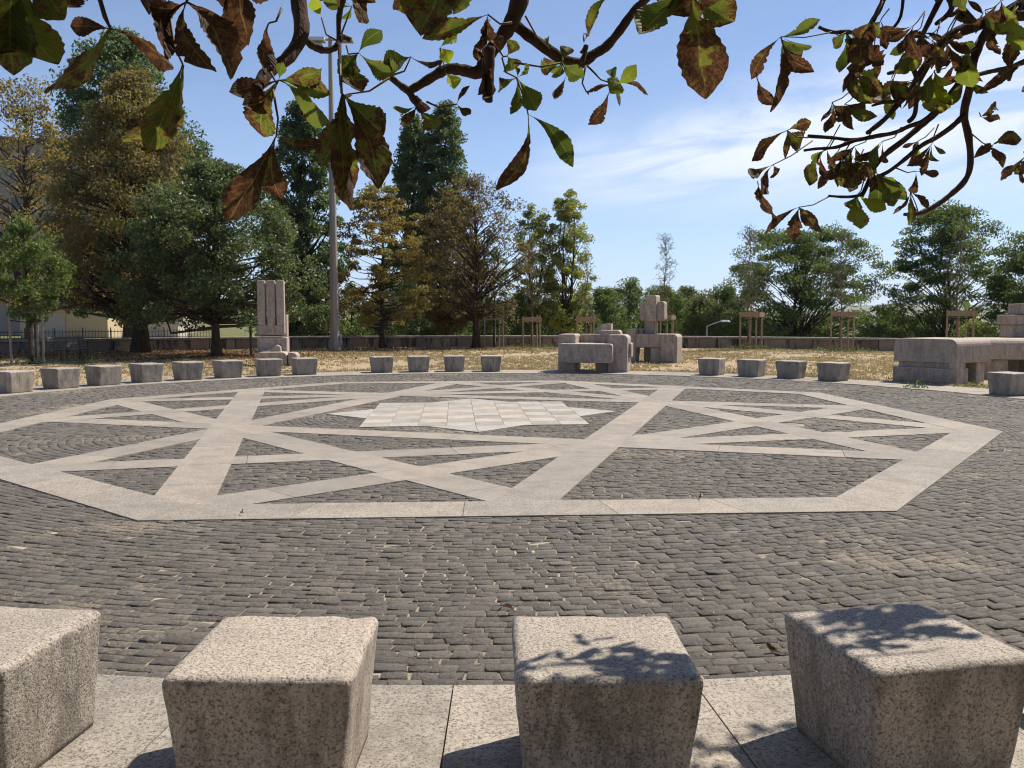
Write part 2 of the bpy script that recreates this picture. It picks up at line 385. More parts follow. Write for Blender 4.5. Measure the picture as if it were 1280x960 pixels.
def rounded(x0, x1, z0, z1, r, corners='lr', n=5):
    """x-z outline with the chosen upper corners rounded ('l', 'r'), lower ones with 'L', 'R'"""
    p = []
    def arc(cx, cz, a0, a1, rr):
        for i in range(n+1):
            a = math.radians(a0 + (a1-a0)*i/n); p.append((cx+rr*math.cos(a), cz+rr*math.sin(a)))
    if 'L' in corners: arc(x0+r, z0+r, 180, 270, r)
    else: p.append((x0, z0))
    if 'R' in corners: arc(x1-r, z0+r, 270, 360, r)
    else: p.append((x1, z0))
    if 'r' in corners: arc(x1-r, z1-r, 0, 90, r)
    else: p.append((x1, z1))
    if 'l' in corners: arc(x0+r, z1-r, 90, 180, r)
    else: p.append((x0, z1))
    return p

# ------------------------------------------------------------------ terrain
def ground_h(x, y):
    dx, dy = x-C[0], y-C[1]; r = np.hypot(dx, dy); a = np.degrees(np.arctan2(dy, dx))
    h = 0.018*np.sin(x*0.9+1)*np.cos(y*0.7) + 0.012*np.sin(x*2.3+y*1.7)
    h = h*np.clip((r-11.9)/2, 0, 1) - 0.02
    h = np.where(r < 11.6, -0.14, h)
    east = np.clip((112-a)/18, 0, 1)*np.clip((a+60)/30, 0, 1)          # the hill falls away beyond the wall on this side
    fall = np.clip((r-32.2)/30, 0, 1); h = h - east*(0.9*np.clip((r-31.9)/2, 0, 1)+3.6*fall**0.8+20*np.clip((r-62)/240, 0, 1))
    hills = np.clip((r-2600)/2200, 0, 1)
    h = h + hills*(74 + 12*np.sin(a*0.21+1.3)+9*np.sin(a*0.77)+5*np.sin(a*2.3))
    return h
rad = np.concatenate([[0.01], np.linspace(4, 11.5, 4), np.linspace(11.65, 33, 60), np.geomspace(34, 9000, 46)])
na = 240
aa = np.linspace(0, 2*np.pi, na, endpoint=False)
RR, AA = np.meshgrid(rad, aa, indexing='ij')
gx, gy = C[0]+RR*np.cos(AA), C[1]+RR*np.sin(AA); gz = ground_h(gx, gy)
V = np.stack([gx, gy, gz], -1).reshape(-1, 3)
i, j = np.meshgrid(np.arange(len(rad)-1), np.arange(na), indexing='ij'); j2 = (j+1) % na
Fq = np.stack([i*na+j, (i+1)*na+j, (i+1)*na+j2, i*na+j2], -1).reshape(-1, 4)
tag(link('ground', mesh_np('ground', V, Fq, M['ground'], smooth=True)), kind='structure')
# pale road beyond the railing on the west side
def ring_sheet(name, r0, r1, a0, a1, z, mat, n=40):
    a = np.radians(np.linspace(a0, a1, n))
    vi = np.stack([C[0]+r0*np.cos(a), C[1]+r0*np.sin(a), np.full(n, z)], -1); vo = np.stack([C[0]+r1*np.cos(a), C[1]+r1*np.sin(a), np.full(n, z)], -1)
    f = [[q, n+q, n+q+1, q+1] for q in range(n-1)]
    return tag(link(name, mesh_np(name, np.concatenate([vi, vo]), f, mat)), kind='structure')
ring_sheet('road', 36, 54, 113, 150, 0.03, M['road'])

# ------------------------------------------------------------------ plaza
OCT = [(-2.93, 6.79), (3.16, 7.13), (6.82, 12.13), (6.44, 18.32), (1.20, 21.80), (-4.25, 21.30), (-7.72, 16.90), (-7.60, 10.70)]
BANDS = [((-5.16, 8.64), (-1.36, 21.56)), ((-5.6, 9.0), (6.8, 12.49)), ((-7.65, 16.84), (0.58, 6.99)), ((-3.1, 6.97), (6.59, 15.9)),
         ((-7.68, 13.75), (5.1, 9.78)), ((-6.06, 18.98), (6.62, 15.25)), ((1.33, 21.7), (4.77, 9.33)), ((-1.7, 21.5), (6.7, 12.1)),
         ((-7.66, 13.0), (1.55, 21.6)), ((-7.74, 16.47), (4.4, 19.7)), ((-2.69, 6.82), (-5.72, 19.4)), ((-0.05, 6.95), (3.76, 20.13))]
BW = 0.54
paving = tag(link('plaza_paving', mesh_np('plaza_bed', [(*pol(11.7, q*4)[:2], -0.0130) for q in range(90)] + [(C[0], C[1], -0.0130)],
             [(q, (q+1) % 90, 90) for q in range(90)], M['sand'])), kind='structure')
def offset_poly(P, d):
    n = len(P); out = []
    for q in range(n):
        a, b, c = (Vector(P[(q-1) % n]), Vector(P[q]), Vector(P[(q+1) % n]))
        e1 = (b-a).normalized(); e2 = (c-b).normalized()
        n1 = Vector((-e1.y, e1.x)); n2 = Vector((-e2.y, e2.x))
        bis = (n1+n2).normalized(); out.append(tuple(b + bis*(d/bis.dot(n1))))
    return out
INN = offset_poly(OCT, 0.56)
def strip(p0, p1, q1, q0, top, n, name='granite_slab'):
    """a band cut into n slabs; p along one edge, q along the other"""
    p0, p1, q0, q1 = map(Vector, (p0, p1, q0, q1))
    cuts = [0.0] + [(q + rng.uniform(-.12, .12))/n for q in range(1, n)] + [1.0]
    L = (p1-p0).length
    for a, b in zip(cuts, cuts[1:]):
        g = 0.003/L
        poly = [p0.lerp(p1, a+g), p0.lerp(p1, b-g), q0.lerp(q1, b-g), q0.lerp(q1, a+g)]
        MB().prism([tuple(v) for v in poly], -0.045, top+rng.uniform(-.0001, .0001)).build(name, M['slab'], paving)
for k, (a, b) in enumerate(BANDS):
    a, b = Vector(a), Vector(b); d = (b-a).normalized(); nrm = Vector((-d.y, d.x))*(BW/2)
    a = a + d*0.26; b = b - d*0.26
    strip(a-nrm, b-nrm, b+nrm, a+nrm, 0.0004+0.0003*k, max(4, int((b-a).length/1.15)))
for q in range(8):
    strip(OCT[q], OCT[(q+1) % 8], INN[(q+1) % 8], INN[q], 0.0048, 5)
# chess-board star in the middle
SQ = [Vector(v) for v in ((-2.21, 12.61), (1.15, 12.93), (0.92, 16.42), (-2.43, 16.12))]
def bil(u, v): return SQ[0].lerp(SQ[1], u).lerp(SQ[3].lerp(SQ[2], u), v)
for iu in range(8):
    for iv in range(8):
        g = 0.0008
        poly = [bil(iu/8+g, iv/8+g), bil((iu+1)/8-g, iv/8+g), bil((iu+1)/8-g, (iv+1)/8-g), bil(iu/8+g, (iv+1)/8-g)]
        MB().prism([tuple(p) for p in poly], -0.045, 0.006+rng.uniform(-.001, .001)).build('chess_tile', M['tile_white' if (iu+iv) % 2 else 'tile_pink'], paving)
TIPS = []
for q in range(4):
    a, b = SQ[q], SQ[(q+1) % 4]; d = (b-a).normalized(); o = Vector((d.y, -d.x)); mid = (a+b)/2
    l, r_, t = mid-d*0.70, mid+d*0.70, mid+o*0.72
    TIPS.append((l, t, r_))
    for tri in ((l+o*.004, t-d*.003, mid+o*.004-d*.003), (mid+o*.004+d*.003, t+d*.003, r_+o*.004)):
        MB().prism([tuple(p) for p in tri], -0.045, 0.006).build('star_point_slab', M['tile_white'], paving)

# setts (small paving stones)
def inside(poly, x, y, grow=0.0):
    P = offset_poly(poly, -grow) if grow else poly
    ok = np.ones(len(x), bool)
    for q in range(len(P)):
        (ax, ay), (bx, by) = P[q], P[(q+1) % len(P)]
        ok &= (bx-ax)*(y-ay)-(by-ay)*(x-ax) > 0
    return ok
def side(k, x, y):
    (ax, ay), (bx, by) = BANDS[k]; L = math.hypot(bx-ax, by-ay)
    return ((bx-ax)*(y-ay)-(by-ay)*(x-ax))/L
def ring_rows(cx, cy, r0, r1, pitch=0.078, ln=0.135):
    out = []
    r = r0
    while r < r1:
        p = pitch*rng.uniform(.9, 1.12); n = max(3, int(2*math.pi*r/ln))
        w = nrg.uniform(.72, 1.28, n); a = np.cumsum(w)/w.sum()*2*math.pi + rng.random()*6
        da = w/w.sum()*2*math.pi
        am = a - da/2; rm = r + p/2
        out.append(np.stack([cx+rm*np.cos(am), cy+rm*np.sin(am), am+math.pi/2, rm*da, np.full(n, p)], -1)); r += p
    return np.concatenate(out)
def straight_rows(x0, x1, y0, y1, pitch=0.074, ln=0.125):
    out = []; y = y0
    while y < y1:
        p = pitch*rng.uniform(.9, 1.12); n = int((x1-x0)/ln)
        w = nrg.uniform(.72, 1.28, n); x = x0 + np.cumsum(w)/w.sum()*(x1-x0); l = w/w.sum()*(x1-x0)
        xm = x-l/2
        out.append(np.stack([xm, y+p/2+0.03*np.sin(xm*1.3+y), 0.04*np.cos(xm*1.3+y), l, np.full(n, p)], -1)); y += p
    return np.concatenate(out)
FANS = [((-4.0, 11.95), 4.3, lambda x, y: (side(4, x, y) < -.1) & (side(0, x, y) > .1)),
        ((1.62, 11.75), 4.0, lambda x, y: (side(11, x, y) < -.1) & (side(6, x, y) < -.1) & (side(3, x, y) > .1)),
        ((-0.7, 14.4), 4.0, lambda x, y: (side(0, x, y) < -.1) & (side(4, x, y) > .1) & (side(5, x, y) < -.1) & (x < -2.6)),
        ((4.1, 13.0), 4.0, lambda x, y: (side(6, x, y) > .1) & (side(7, x, y) < -.1) & (side(1, x, y) > .1)),
        ((6.65, 12.0), 4.0, lambda x, y: (side(6, x, y) > .1) & (side(1, x, y) < -.1))]
def r_in(deg): return 10.46 - .19*np.sin(np.radians(deg))      # inner edge of the kerb
outer = ring_rows(C[0], C[1], 5.8, 10.66)
od = np.degrees(np.arctan2(outer[:, 1]-C[1], outer[:, 0]-C[0])); outer = outer[np.hypot(outer[:, 0]-C[0], outer[:, 1]-C[1]) < r_in(od)-.02]
outer = outer[~inside(OCT, outer[:, 0], outer[:, 1], -0.05) & (outer[:, 1] > -2)]
inner = straight_rows(-7.7, 6.9, 6.8, 21.8)
fanmask = np.zeros(len(inner), bool)
extra = []
for c_, R_, f_ in FANS:
    fanmask |= f_(inner[:, 0], inner[:, 1])
    q = ring_rows(c_[0], c_[1], 0.25, R_, 0.10, 0.12); extra.append(q[f_(q[:, 0], q[:, 1])])
inner = np.concatenate([inner[~fanmask]] + extra)
x, y = inner[:, 0], inner[:, 1]
keep = inside(INN, x, y, 0.03)
for k in range(12):
    (ax, ay), (bx, by) = BANDS[k]
    keep &= ~(np.abs(side(k, x, y)) < BW/2-0.055)
keep &= ~inside([tuple(v) for v in SQ], x, y, -0.06)
for t in TIPS: keep &= ~inside([tuple(v) for v in (t[0], t[1], t[2])], x, y, -0.05)
inner = inner[keep]
setts = np.concatenate([outer, inner])
def sett_arrays(S):
    n = len(S); cx, cy, an, L, Wd = S.T
    gap = nrg.uniform(.002, .006, n)
    hl, hw = L/2-gap*0.7, Wd/2-gap*0.75
    sx = np.array([-1, 1, 1, -1]); sy = np.array([-1, -1, 1, 1])
    jx = nrg.uniform(-.011, .011, (n, 4)); jy = nrg.uniform(-.006, .006, (n, 4))
    zt = nrg.normal(-.0055, .0024, n)[:, None] + nrg.normal(0, .0020, (n, 4))
    lx = hl[:, None]*sx + jx; ly = hw[:, None]*sy + jy
    co, si = np.cos(an)[:, None], np.sin(an)[:, None]
    def ring(ins, z):
        x_, y_ = lx - np.sign(lx)*ins, ly - np.sign(ly)*ins
        return np.stack([cx[:, None]+x_*co-y_*si, cy[:, None]+x_*si+y_*co, z], -1)
    V = np.concatenate([ring(.0030, zt), ring(0.0, zt-.0035), ring(-.002, np.full((n, 4), -.05))], 1)     # n,12,3
    b = (np.arange(n)*12)[:, None, None]
    f = [[0, 1, 2, 3]] + [[4+q, 4+(q+1) % 4, (q+1) % 4, q] for q in range(4)] + [[8+q, 8+(q+1) % 4, 4+(q+1) % 4, 4+q] for q in range(4)]
    Fc = (np.array(f)[None] + b)
    return V, Fc, np.clip(nrg.beta(2.2, 2.2, n), 0, 1)
# the setts that show largest are stones of their own
f_ = 1100.0
depth = setts[:, 1]; px = 640 + f_*setts[:, 0]/np.maximum(depth, .1); py = 395 + f_*1.6/np.maximum(depth, .1)
near_seat = ((px < 125) & (py > 745)) | ((px > 215) & (px < 470) & (py > 760)) | ((px > 642) & (px < 860) & (py > 757)) | ((px > 985) & (px < 1270) & (py > 770))
vis = (px > 5) & (px < 1275) & ~near_seat & (depth > 2)
order = np.where(vis)[0][np.argsort(np.hypot(setts[vis, 0], setts[vis, 1]))][:290]
single = np.zeros(len(setts), bool); single[order] = True
V, Fc, rn = sett_arrays(setts[~single])
tag(link('setts', mesh_np('setts', V.reshape(-1, 3), Fc.reshape(-1, 4), M['sett'], np.repeat(rn, 9)), paving), kind='stuff')
proto = []
for k in range(24):
    S = np.array([[0, 0, 0, 0.135, 0.078]]); V, Fc, rn = sett_arrays(S)
    proto.append(mesh_np('sett', V.reshape(-1, 3), Fc.reshape(-1, 4), M['sett'], np.repeat((k+.5)/24*.8+.1, 9)))
for q in order:
    cx, cy, an, L, Wd = setts[q]
    o = link('sett', rng.choice(proto), paving, (cx, cy, rng.uniform(-.003, .003)), an + rng.choice([0, math.pi]))
    o.scale = (L/0.135, Wd/0.078, 1)
# kerb ring of granite slabs, one under each seat place
kerb = tag(link('kerb', mesh_np('kerb_bed', [(*pol(10.5, q*4)[:2], -0.06) for q in range(90)] + [(*pol(11.72, q*4)[:2], -0.06) for q in range(90)],
           [(q, 90+q, 90+(q+1) % 90, (q+1) % 90) for q in range(90)], M['sand'])), kind='structure')
PITCH = 360/64
for k in range(64):
    a0 = -87.1 + (k-.5)*PITCH + .018; a1 = a0 + PITCH - .036
    n = 4; P = [pol(float(r_in(a0+(a1-a0)*q/n)), a0+(a1-a0)*q/n)[:2] for q in range(n+1)][::-1] + [pol(11.86, a0+(a1-a0)*q/n)[:2] for q in range(n+1)]
    MB().prism(P[::-1] if False else P, -0.10, 0.006+rng.uniform(-.002, .002)).build('kerb_slab', M['kerb'], kerb)

# ------------------------------------------------------------------ block seats
import bmesh
from mathutils import noise as mnoise
def seat_mesh(seed):
    r_ = random.Random(seed)
    bm = bmesh.new(); bmesh.ops.create_cube(bm, size=1)
    for v in bm.verts:
        top = v.co.z > 0
        h = 0.305 if top else 0.262
        v.co.x = math.copysign(h+r_.uniform(-.006, .006), v.co.x); v.co.y = math.copysign(h+r_.uniform(-.006, .006), v.co.y)
        v.co.z = 0.452 if top else 0.0
    es = [e for e in bm.edges if not all(v.co.z < .1 for v in e.verts)]
    bmesh.ops.bevel(bm, geom=es, offset=0.032, segments=5, profile=0.5, affect='EDGES')
    bmesh.ops.subdivide_edges(bm, edges=[e for e in bm.edges if e.calc_length() > .2], cuts=15, use_grid_fill=True)
    chips = [Vector((math.copysign(.29, r_.random()-.5), r_.uniform(-.29, .29), r_.uniform(.38, .45))) if r_.random() < .5 else Vector((r_.uniform(-.29, .29), math.copysign(.29, r_.random()-.5), r_.uniform(.38, .45))) for _ in range(7)]
    for v in bm.verts:
        if v.co.z > .02:
            q = v.co*7+Vector((seed*13.1, 0, 0)); v.co += mnoise.noise_vector(q)*.0045 + mnoise.noise_vector(q*3.7)*.0024
            for c_ in chips:
                d_ = (v.co-c_).length
                if d_ < .06: v.co -= Vector((v.co.x, v.co.y, (v.co.z-.3)*1.5)).normalized()*.008*(1-d_/.06)
    me = bpy.data.meshes.new('block_seat'); bm.to_mesh(me); bm.free(); me.materials.append(M['seat'])
    me.polygons.foreach_set('use_smooth', np.ones(len(me.polygons), bool))
    return me
seat_meshes = [seat_mesh(q) for q in range(5)]
SEATS = [(158.3, 'granite block seat at the frame edge, first of the eight before the slatted bench'),
 (152.2, 'second granite block seat of the far row, beside the slatted bench'),
 (146.65, 'third granite block seat of the far row, before the slatted park bench'),
 (141.0, 'fourth granite block seat of the far row, in front of the thick brown tree trunk'),
 (135.4, 'fifth granite block seat of the far row, between the two dark tree trunks'),
 (129.9, 'sixth granite block seat of the far row, in front of the slim dark trunk'),
 (124.2, 'granite block seat directly in front of the tall grooved stone sculpture'),
 (119.1, 'granite block seat at the rounded stone foot right of the tall grooved sculpture'),
 (107.9, 'granite block seat nearest the tall mast in the far group of four'),
 (102.5, 'second granite block seat right of the mast in the far group of four'),
 (97.2, 'third granite block seat right of the mast, before the sparse brown tree'),
 (91.7, 'granite block seat of the far four nearest the armchair-like sculpture'),
 (59.2, 'first granite block seat right of the armchair-like sculptures'),
 (53.5, 'second granite block seat right of the armchair-like sculptures, near a staked sapling'),
 (47.9, 'third granite block seat right of the armchair-like sculptures, on bare kerb'),
 (42.0, 'granite block seat nearest the low rounded bench sculpture, fourth from the armchair-like one'),
 (18.6, 'lone granite block seat standing in front of the rounded bench sculpture'),
 (-98.4, 'big foreground block seat cut by the frame corner, its right side in full sun'),
 (-92.75, 'foreground block seat with dark front and small leaf shadow on its rear corner'),
 (-87.1, 'foreground block seat with feathery leaf shadow along its front top edge'),
 (-81.5, 'foreground block seat turned cornerwise, its top covered in leaf shadows'),
 (-75.5, 'block seat almost out of frame beside the leaf-shadowed foreground seat')]
yaw = {-81.5: 3.5, -98.4: 2.0, -92.75: 2.5, -87.1: -2.5}
for k, (a, lab) in enumerate(SEATS):
    p = pol(11.36 if a < 0 else 10.85 + .35*math.sin(math.radians(a)), a, 0.004)
    o = link('block_seat', seat_meshes[k % 5], None, p, math.radians(a + 90 + yaw.get(a, rng.uniform(-3, 3)) + 180*(k % 2)))
    tag(o, lab, 'stone seat', 'granite block seats round the plaza')

# ------------------------------------------------------------------ stone sculptures
def block(sh, name, parent, bevel=0.03, loc=(0, 0, 0), rz=0.0, seg=3):
    return sh.build(name, M['sculpt'], parent, loc, rz, bevel=bevel, seg=seg)
# tall grooved figure with a stone lap
s1 = empty('stone_sculpture', (-7.97, 29.35, 0), math.radians(6), label='tall grooved stone sculpture like a seated figure with a rounded lap', cat='sculpture')
block(MB().box(-.46, .50, -.30, .30, -.05, .90), 'stone_block', s1)
block(MB().box(-.43, .47, -.02, .38, .92, 1.64), 'back_block', s1)
block(MB().slabprism(rounded(-.43, -.185, 1.30, 2.77, .05, 'lr'), -.30, -.02), 'grooved_column', s1, .025)
block(MB().slabprism(rounded(-.140, .140, 1.305, 2.775, .05, 'lr'), -.285, -.02), 'grooved_column', s1, .025)
block(MB().slabprism(rounded(.185, .43, 1.30, 2.77, .05, 'lr'), -.30, -.02), 'grooved_column', s1, .025)
block(MB().slabprism(rounded(-.43, .43, .98, 1.298, .07, 'LR'), -.30, -.02), 'grooved_column', s1, .02)
block(MB().slabprism(rounded(-.10, .10, 1.22, 1.56, .04, 'LR'), -.312, -.2), 'panel', s1, .008)
pl = block(MB().box(-.065, .075, -.325, -.30, 1.28, 1.50), 'plate', s1, .008)
MB().tube([(.0, -.330, 1.38), (.0, -.31, 1.38)], .016, 8).build('hole_plug', M['strap'], pl)  # black plug on the plate; the shade of a hole is put into its colour
block(MB().slabprism([(-.20, .40), (.36, .40), (.33, .60), (.22, .66), (.16, .64), (.02, .50), (-.20, .47)], -.62, -.32), 'wedge', s1, .02)
block(MB().slabprism(rounded(-.36, .60, -.03, .44, .16, 'lr'), -1.05, -.31), 'lap_block', s1, .03)
block(MB().slabprism(rounded(.63, .92, -.03, .42, .14, 'r'), -1.02, -.28), 'lap_block', s1, .03)
# armchair-like bench in front
s2 = empty('stone_sculpture', (2.40, 25.45, 0), math.radians(-14), label='low armchair-like stone sculpture standing on the plaza kerb', cat='sculpture')
def sb(par, outline, y0, y1, nm='stone_block', bv=.025): return block(MB().slabprism(outline, y0, y1), nm, par, bv)
sb(s2, rounded(-1.02, -.51, -.02, 1.08, .06, 'lr'), -.35, .55, 'arm_block')
sb(s2, rounded(-.94, .60, .28, .82, .08, 'lrLR'), -.75, .45, 'seat_block')
sb(s2, rounded(.43, .98, -.02, 1.07, .13, 'r'), -.36, .50, 'arm_block')
sb(s2, rounded(.99, 1.06, .40, .83, .05, 'rR'), -.10, .40, 'stone_block')
sb(s2, rounded(.14, .72, .60, 1.19, .09, 'r'), .10, .62, 'back_block')
sb(s2, rounded(-.50, .13, .62, 1.07, .04, 'l'), .35, .72, 'back_block')
sb(s2, [(-.14, .95)] + [(.21-.36*math.cos(t*math.pi/16), .95+.42*math.sin(t*math.pi/16)) for t in range(9)] + [(.38, 1.37), (.38, .95)], .66, 1.05, 'fan_block', .02)
sb(s2, rounded(.05, .42, -.02, .27, .03, ''), -.25, .35, 'foot_block')
# the one behind it with a head
s3 = empty('stone_sculpture', (5.0, 30.9, 0), math.radians(-22), label='stone sculpture with a clustered head of blocks on a stem behind the armchair-like one', cat='sculpture')
sb(s3, rounded(-.90, -.57, -.02, 1.15, .05, 'l'), -.42, .30, 'post_block')
sb(s3, rounded(-.56, -.42, .70, 1.15, .05, 'r'), -.10, .30, 'post_block')
sb(s3, rounded(-.57, .32, .51, .98, .04, ''), -.40, .35, 'beam_block')
sb(s3, rounded(.33, .90, -.02, .98, .14, 'r'), -.50, .40, 'end_block')
sb(s3, rounded(-.06, .31, -.02, .50, .02, ''), -.32, .10, 'foot_block')
sb(s3, rounded(-.42, -.07, -.02, .50, .02, ''), .16, .40, 'foot_block')
sb(s3, rounded(-.38, -.02, .98, 1.46, .02, ''), .05, .36, 'stem_block')
sb(s3, rounded(0.02, .10, .98, 1.45, .01, ''), .02, .10, 'stem_block', .01)
sb(s3, rounded(-.53, -.33, 1.44, 2.09, .08, 'lrLR'), -.02, .45, 'head_block')
sb(s3, rounded(-.32, .07, 1.43, 2.33, .06, 'lrLR'), -.14, .50, 'head_block')
sb(s3, rounded(.08, .34, 1.44, 2.11, .09, 'lrLR'), -.04, .46, 'head_block')
sb(s3, rounded(-.12, .03, 1.70, 1.75, .01, ''), -.17, -.10, 'ledge', .008)
# low rounded bench: its near corner points at the camera side of the plaza
s4 = empty('stone_sculpture', (10.32, 20.42, 0), math.radians(-55), label='low stone bench sculpture with rounded top slab over a dark slot', cat='sculpture')
sb(s4, rounded(-1.57, 0.0, .50, 1.06, .16, 'lr'), 0.0, 1.58, 'top_slab', .015)
sb(s4, rounded(-1.50, -.06, .36, .51, .02, ''), .10, .55, 'recess_block')
sb(s4, rounded(-1.58, -.03, -.03, .37, .02, ''), -.01, .62, 'base_slab')
sb(s4, rounded(-.20, .012, -.03, .52, .02, ''), .02, .30, 'post_block')
sb(s4, rounded(-1.40, -.45, -.03, .51, .02, ''), .63, 1.40, 'foot_block')
sb(s4, rounded(-1.45, -.10, -.03, .505, .02, ''), 1.12, 1.50, 'foot_block')  # closing panel, added so the void under the slab stays dark
prof = [(-.40, .50), (-.40, .80)] + [(-.40+.22*(1-math.cos(t*math.pi/12)), .80+.23*math.sin(t*math.pi/12)) for t in range(1, 7)] + [(.9, 1.03), (.9, .50)]
n_ = len(prof)
# the last one at the frame edge
s5 = empty('stone_sculpture', (12.75, 22.6, 0), math.radians(-6), label='stone sculpture with stacked block tower rising behind its rounded slab', cat='sculpture')
b_ = MB(); x0_, x1_ = -.78, 1.9
b_.add([(x0_, yy, zz) for yy, zz in prof] + [(x1_, yy, zz) for yy, zz in prof], [tuple(range(n_)), tuple(range(2*n_-1, n_-1, -1))] + [((q+1) % n_, q, n_+q, n_+(q+1) % n_) for q in range(n_)])
block(b_, 'rounded_slab', s5, .02)
sb(s5, rounded(-.62, -.12, -.03, .49, .02, ''), -.30, .25, 'foot_block')
sb(s5, rounded(.9, 1.5, -.03, .49, .02, ''), -.30, .25, 'foot_block')
sb(s5, rounded(-.72, .50, -.03, .49, .02, ''), .5, .88, 'back_block')
sb(s5, rounded(.50, 1.9, 1.04, 1.36, .02, ''), .92, 1.75, 'tower_block')
sb(s5, rounded(.43, 1.95, 1.37, 1.63, .02, ''), .86, 1.80, 'tower_block')
sb(s5, rounded(.68, 2.05, 1.64, 1.93, .02, ''), .92, 1.72, 'tower_block')
sb(s5, rounded(.80, 1.5, 1.622, 1.66, .01, ''), .80, .98, 'ledge', .008)
sb(s5, rounded(.85, 1.6, 1.19, 1.225, .01, ''), .84, .98, 'ledge', .008)
sb(s5, rounded(.52, 1.86, -.03, 1.035, .02, ''), .95, 1.7, 'tower_block')

# ------------------------------------------------------------------ wall, railing, mast, bench, posts
wall = empty('stone_wall', pol(31.3, 90), label='low curved stone wall of stained blocks with flat coping round the lawn', cat='wall')
def arc_block(r0, r1, a0, a1, z0, z1, jit=0.0, n=2):
    w = Vector(pol(31.3, 90)); P = [pol(r0-(rng.uniform(0, jit)), a0+(a1-a0)*q/n) for q in range(n+1)] + [pol(r1, a1-(a1-a0)*q/n) for q in range(n+1)]
    P = [(p[0]-w.x, p[1]-w.y) for p in P][::-1]
    return MB().prism(P, z0, z1)
a = 18.0
while a < 166:
    d = rng.uniform(1.6, 2.3)
    arc_block(31.3, 31.75, a+.03, a+d-.03, -.25, 0.475, .03).build('stone_block', M['wall'], wall, bevel=.018, seg=1); a += d
a = 18.0
while a < 166:
    d = rng.uniform(3.2, 4.2)
    arc_block(31.19, 31.84, a+.02, a+d-.02, 0.48, 0.585, 0, 3).build('coping_slab', M['coping'], wall, bevel=.015, seg=1); a += d
rail = empty('railing', pol(31.6, 126, .58), label='dark iron picket railing on the wall behind the brown chestnut', cat='railing')
ro = Vector(pol(31.6, 126, .58))
pm = MB().tube([(0, 0, 0), (0, 0, .36), (0, 0, .42)], [.011, .011, .002], 5)
pk = None; a = 116.5
while a < 140:
    p = Vector(pol(31.55, a, .585)) - ro
    if pk is None: pk = pm.build('picket', M['iron'], rail, p)
    else: link('picket', pk.data, rail, p)
    a += .245
for z in (.05, .31):
    MB().tube([Vector(pol(31.55, 116.4+q*1.2, .585+z)) - ro for q in range(21)], .014, 5).build('rail', M['iron'], rail)
for q in range(12):
    MB().tube([Vector(pol(31.56, 116.5+q*2.1, .58)) - ro, Vector(pol(31.56, 116.5+q*2.1, 1.08)) - ro], .024, 6).build('rail_post', M['iron'], rail)

mast = empty('floodlight_mast', (-8.25, 41.0, 0), label='tall tapering grey-brown floodlight mast rising above the trees', cat='light mast')
MB().tube([(0, 0, -.1), (0, 0, .55), (0, 0, 14.2)], [.30, .225, .085], 8).build('pole', M['mast'], mast)
MB().tube([(-.30, 0, 14.1), (.55, 0, 14.1)], .05, 6).build('crossbar', M['grey_metal'], mast)
MB().box(-.95, -.22, -.25, .25, 14.0, 14.17).build('floodlight', M['lamp_glass'], mast, bevel=.03)
MB().box(-.93, -.30, -.30, .12, 13.68, 13.88).build('floodlight', M['grey_metal'], mast, bevel=.04)
MB().box(.50, 1.05, -.2, .2, 13.98, 14.14).build('floodlight', M['grey_metal'], mast, bevel=.03)
MB().box(.235, .30, -.06, .06, .25, .75).build('hatch', M['grey_metal'], mast, bevel=.01)

bench = empty('park_bench', (-16.1, 32.1, -.02), math.radians(152+90+180), label='grey slatted park bench standing before the shaded wall', cat='bench')
for k in range(4):
    MB().box(-.72, .72, .20+.02*k, .235+.02*k, .46+.105*k, .55+.105*k).build('back_slat', M['bench_wood'], bench, bevel=.008, seg=1)
for k in range(4):
    MB().box(-.72, .72, -.26+.11*k, -.165+.11*k, .40, .435).build('seat_slat', M['bench_wood'], bench, bevel=.008, seg=1)
for sx in (-.52, .52):
    MB().tube([(sx, -.22, 0), (sx, -.20, .38), (sx, .18, .39), (sx, .30, .90)], .022, 6).build('leg', M['iron'], bench)
    MB().tube([(sx, .26, 0), (sx, .16, .38)], .022, 6).build('leg', M['iron'], bench)
post = MB().tube([(0, 0, -.1), (0, 0, 1.72), (0, 0, 1.78)], [.05, .05, .03], 10).build('post', M['iron'], None, (-10.68, 36.0, 0))
tag(post, 'slim dark metal post standing left of the tall grooved sculpture', 'post')

def street_lamp(loc, rz, h, label, arm=0.9):
    t = empty('street_lamp', loc, rz, label=label, cat='street lamp', group='street lamps beyond the wall')
    MB().tube([(0, 0, 0), (0, 0, h*.93), (0, 0, h)], [.055, .045, .04], 7).build('pole', M['grey_metal'], t)
    MB().tube([(0, 0, h-.02), (arm*.5, 0, h+.16), (arm, 0, h+.28)], .03, 6).build('arm', M['grey_metal'], t)
    MB().prism([(arm-.05, -.14), (arm+.45, -.12), (arm+.62, 0), (arm+.45, .12), (arm-.05, .14)], h+.24, h+.36, [(arm, -.08), (arm+.4, -.07), (arm+.5, 0), (arm+.4, .07), (arm, .08)]).build('lamp_head', M['lamp_glass'], t, bevel=.02)
street_lamp((11.6, 52.5, -3.2), math.radians(10), 4.2, 'street lamp with curved arm showing above the wall beside the spreading acacia')
street_lamp((2.6, 58.0, -3.2), math.radians(180), 6.5, 'grey street lamp post standing behind the multi-stemmed yellowing trees', .6)

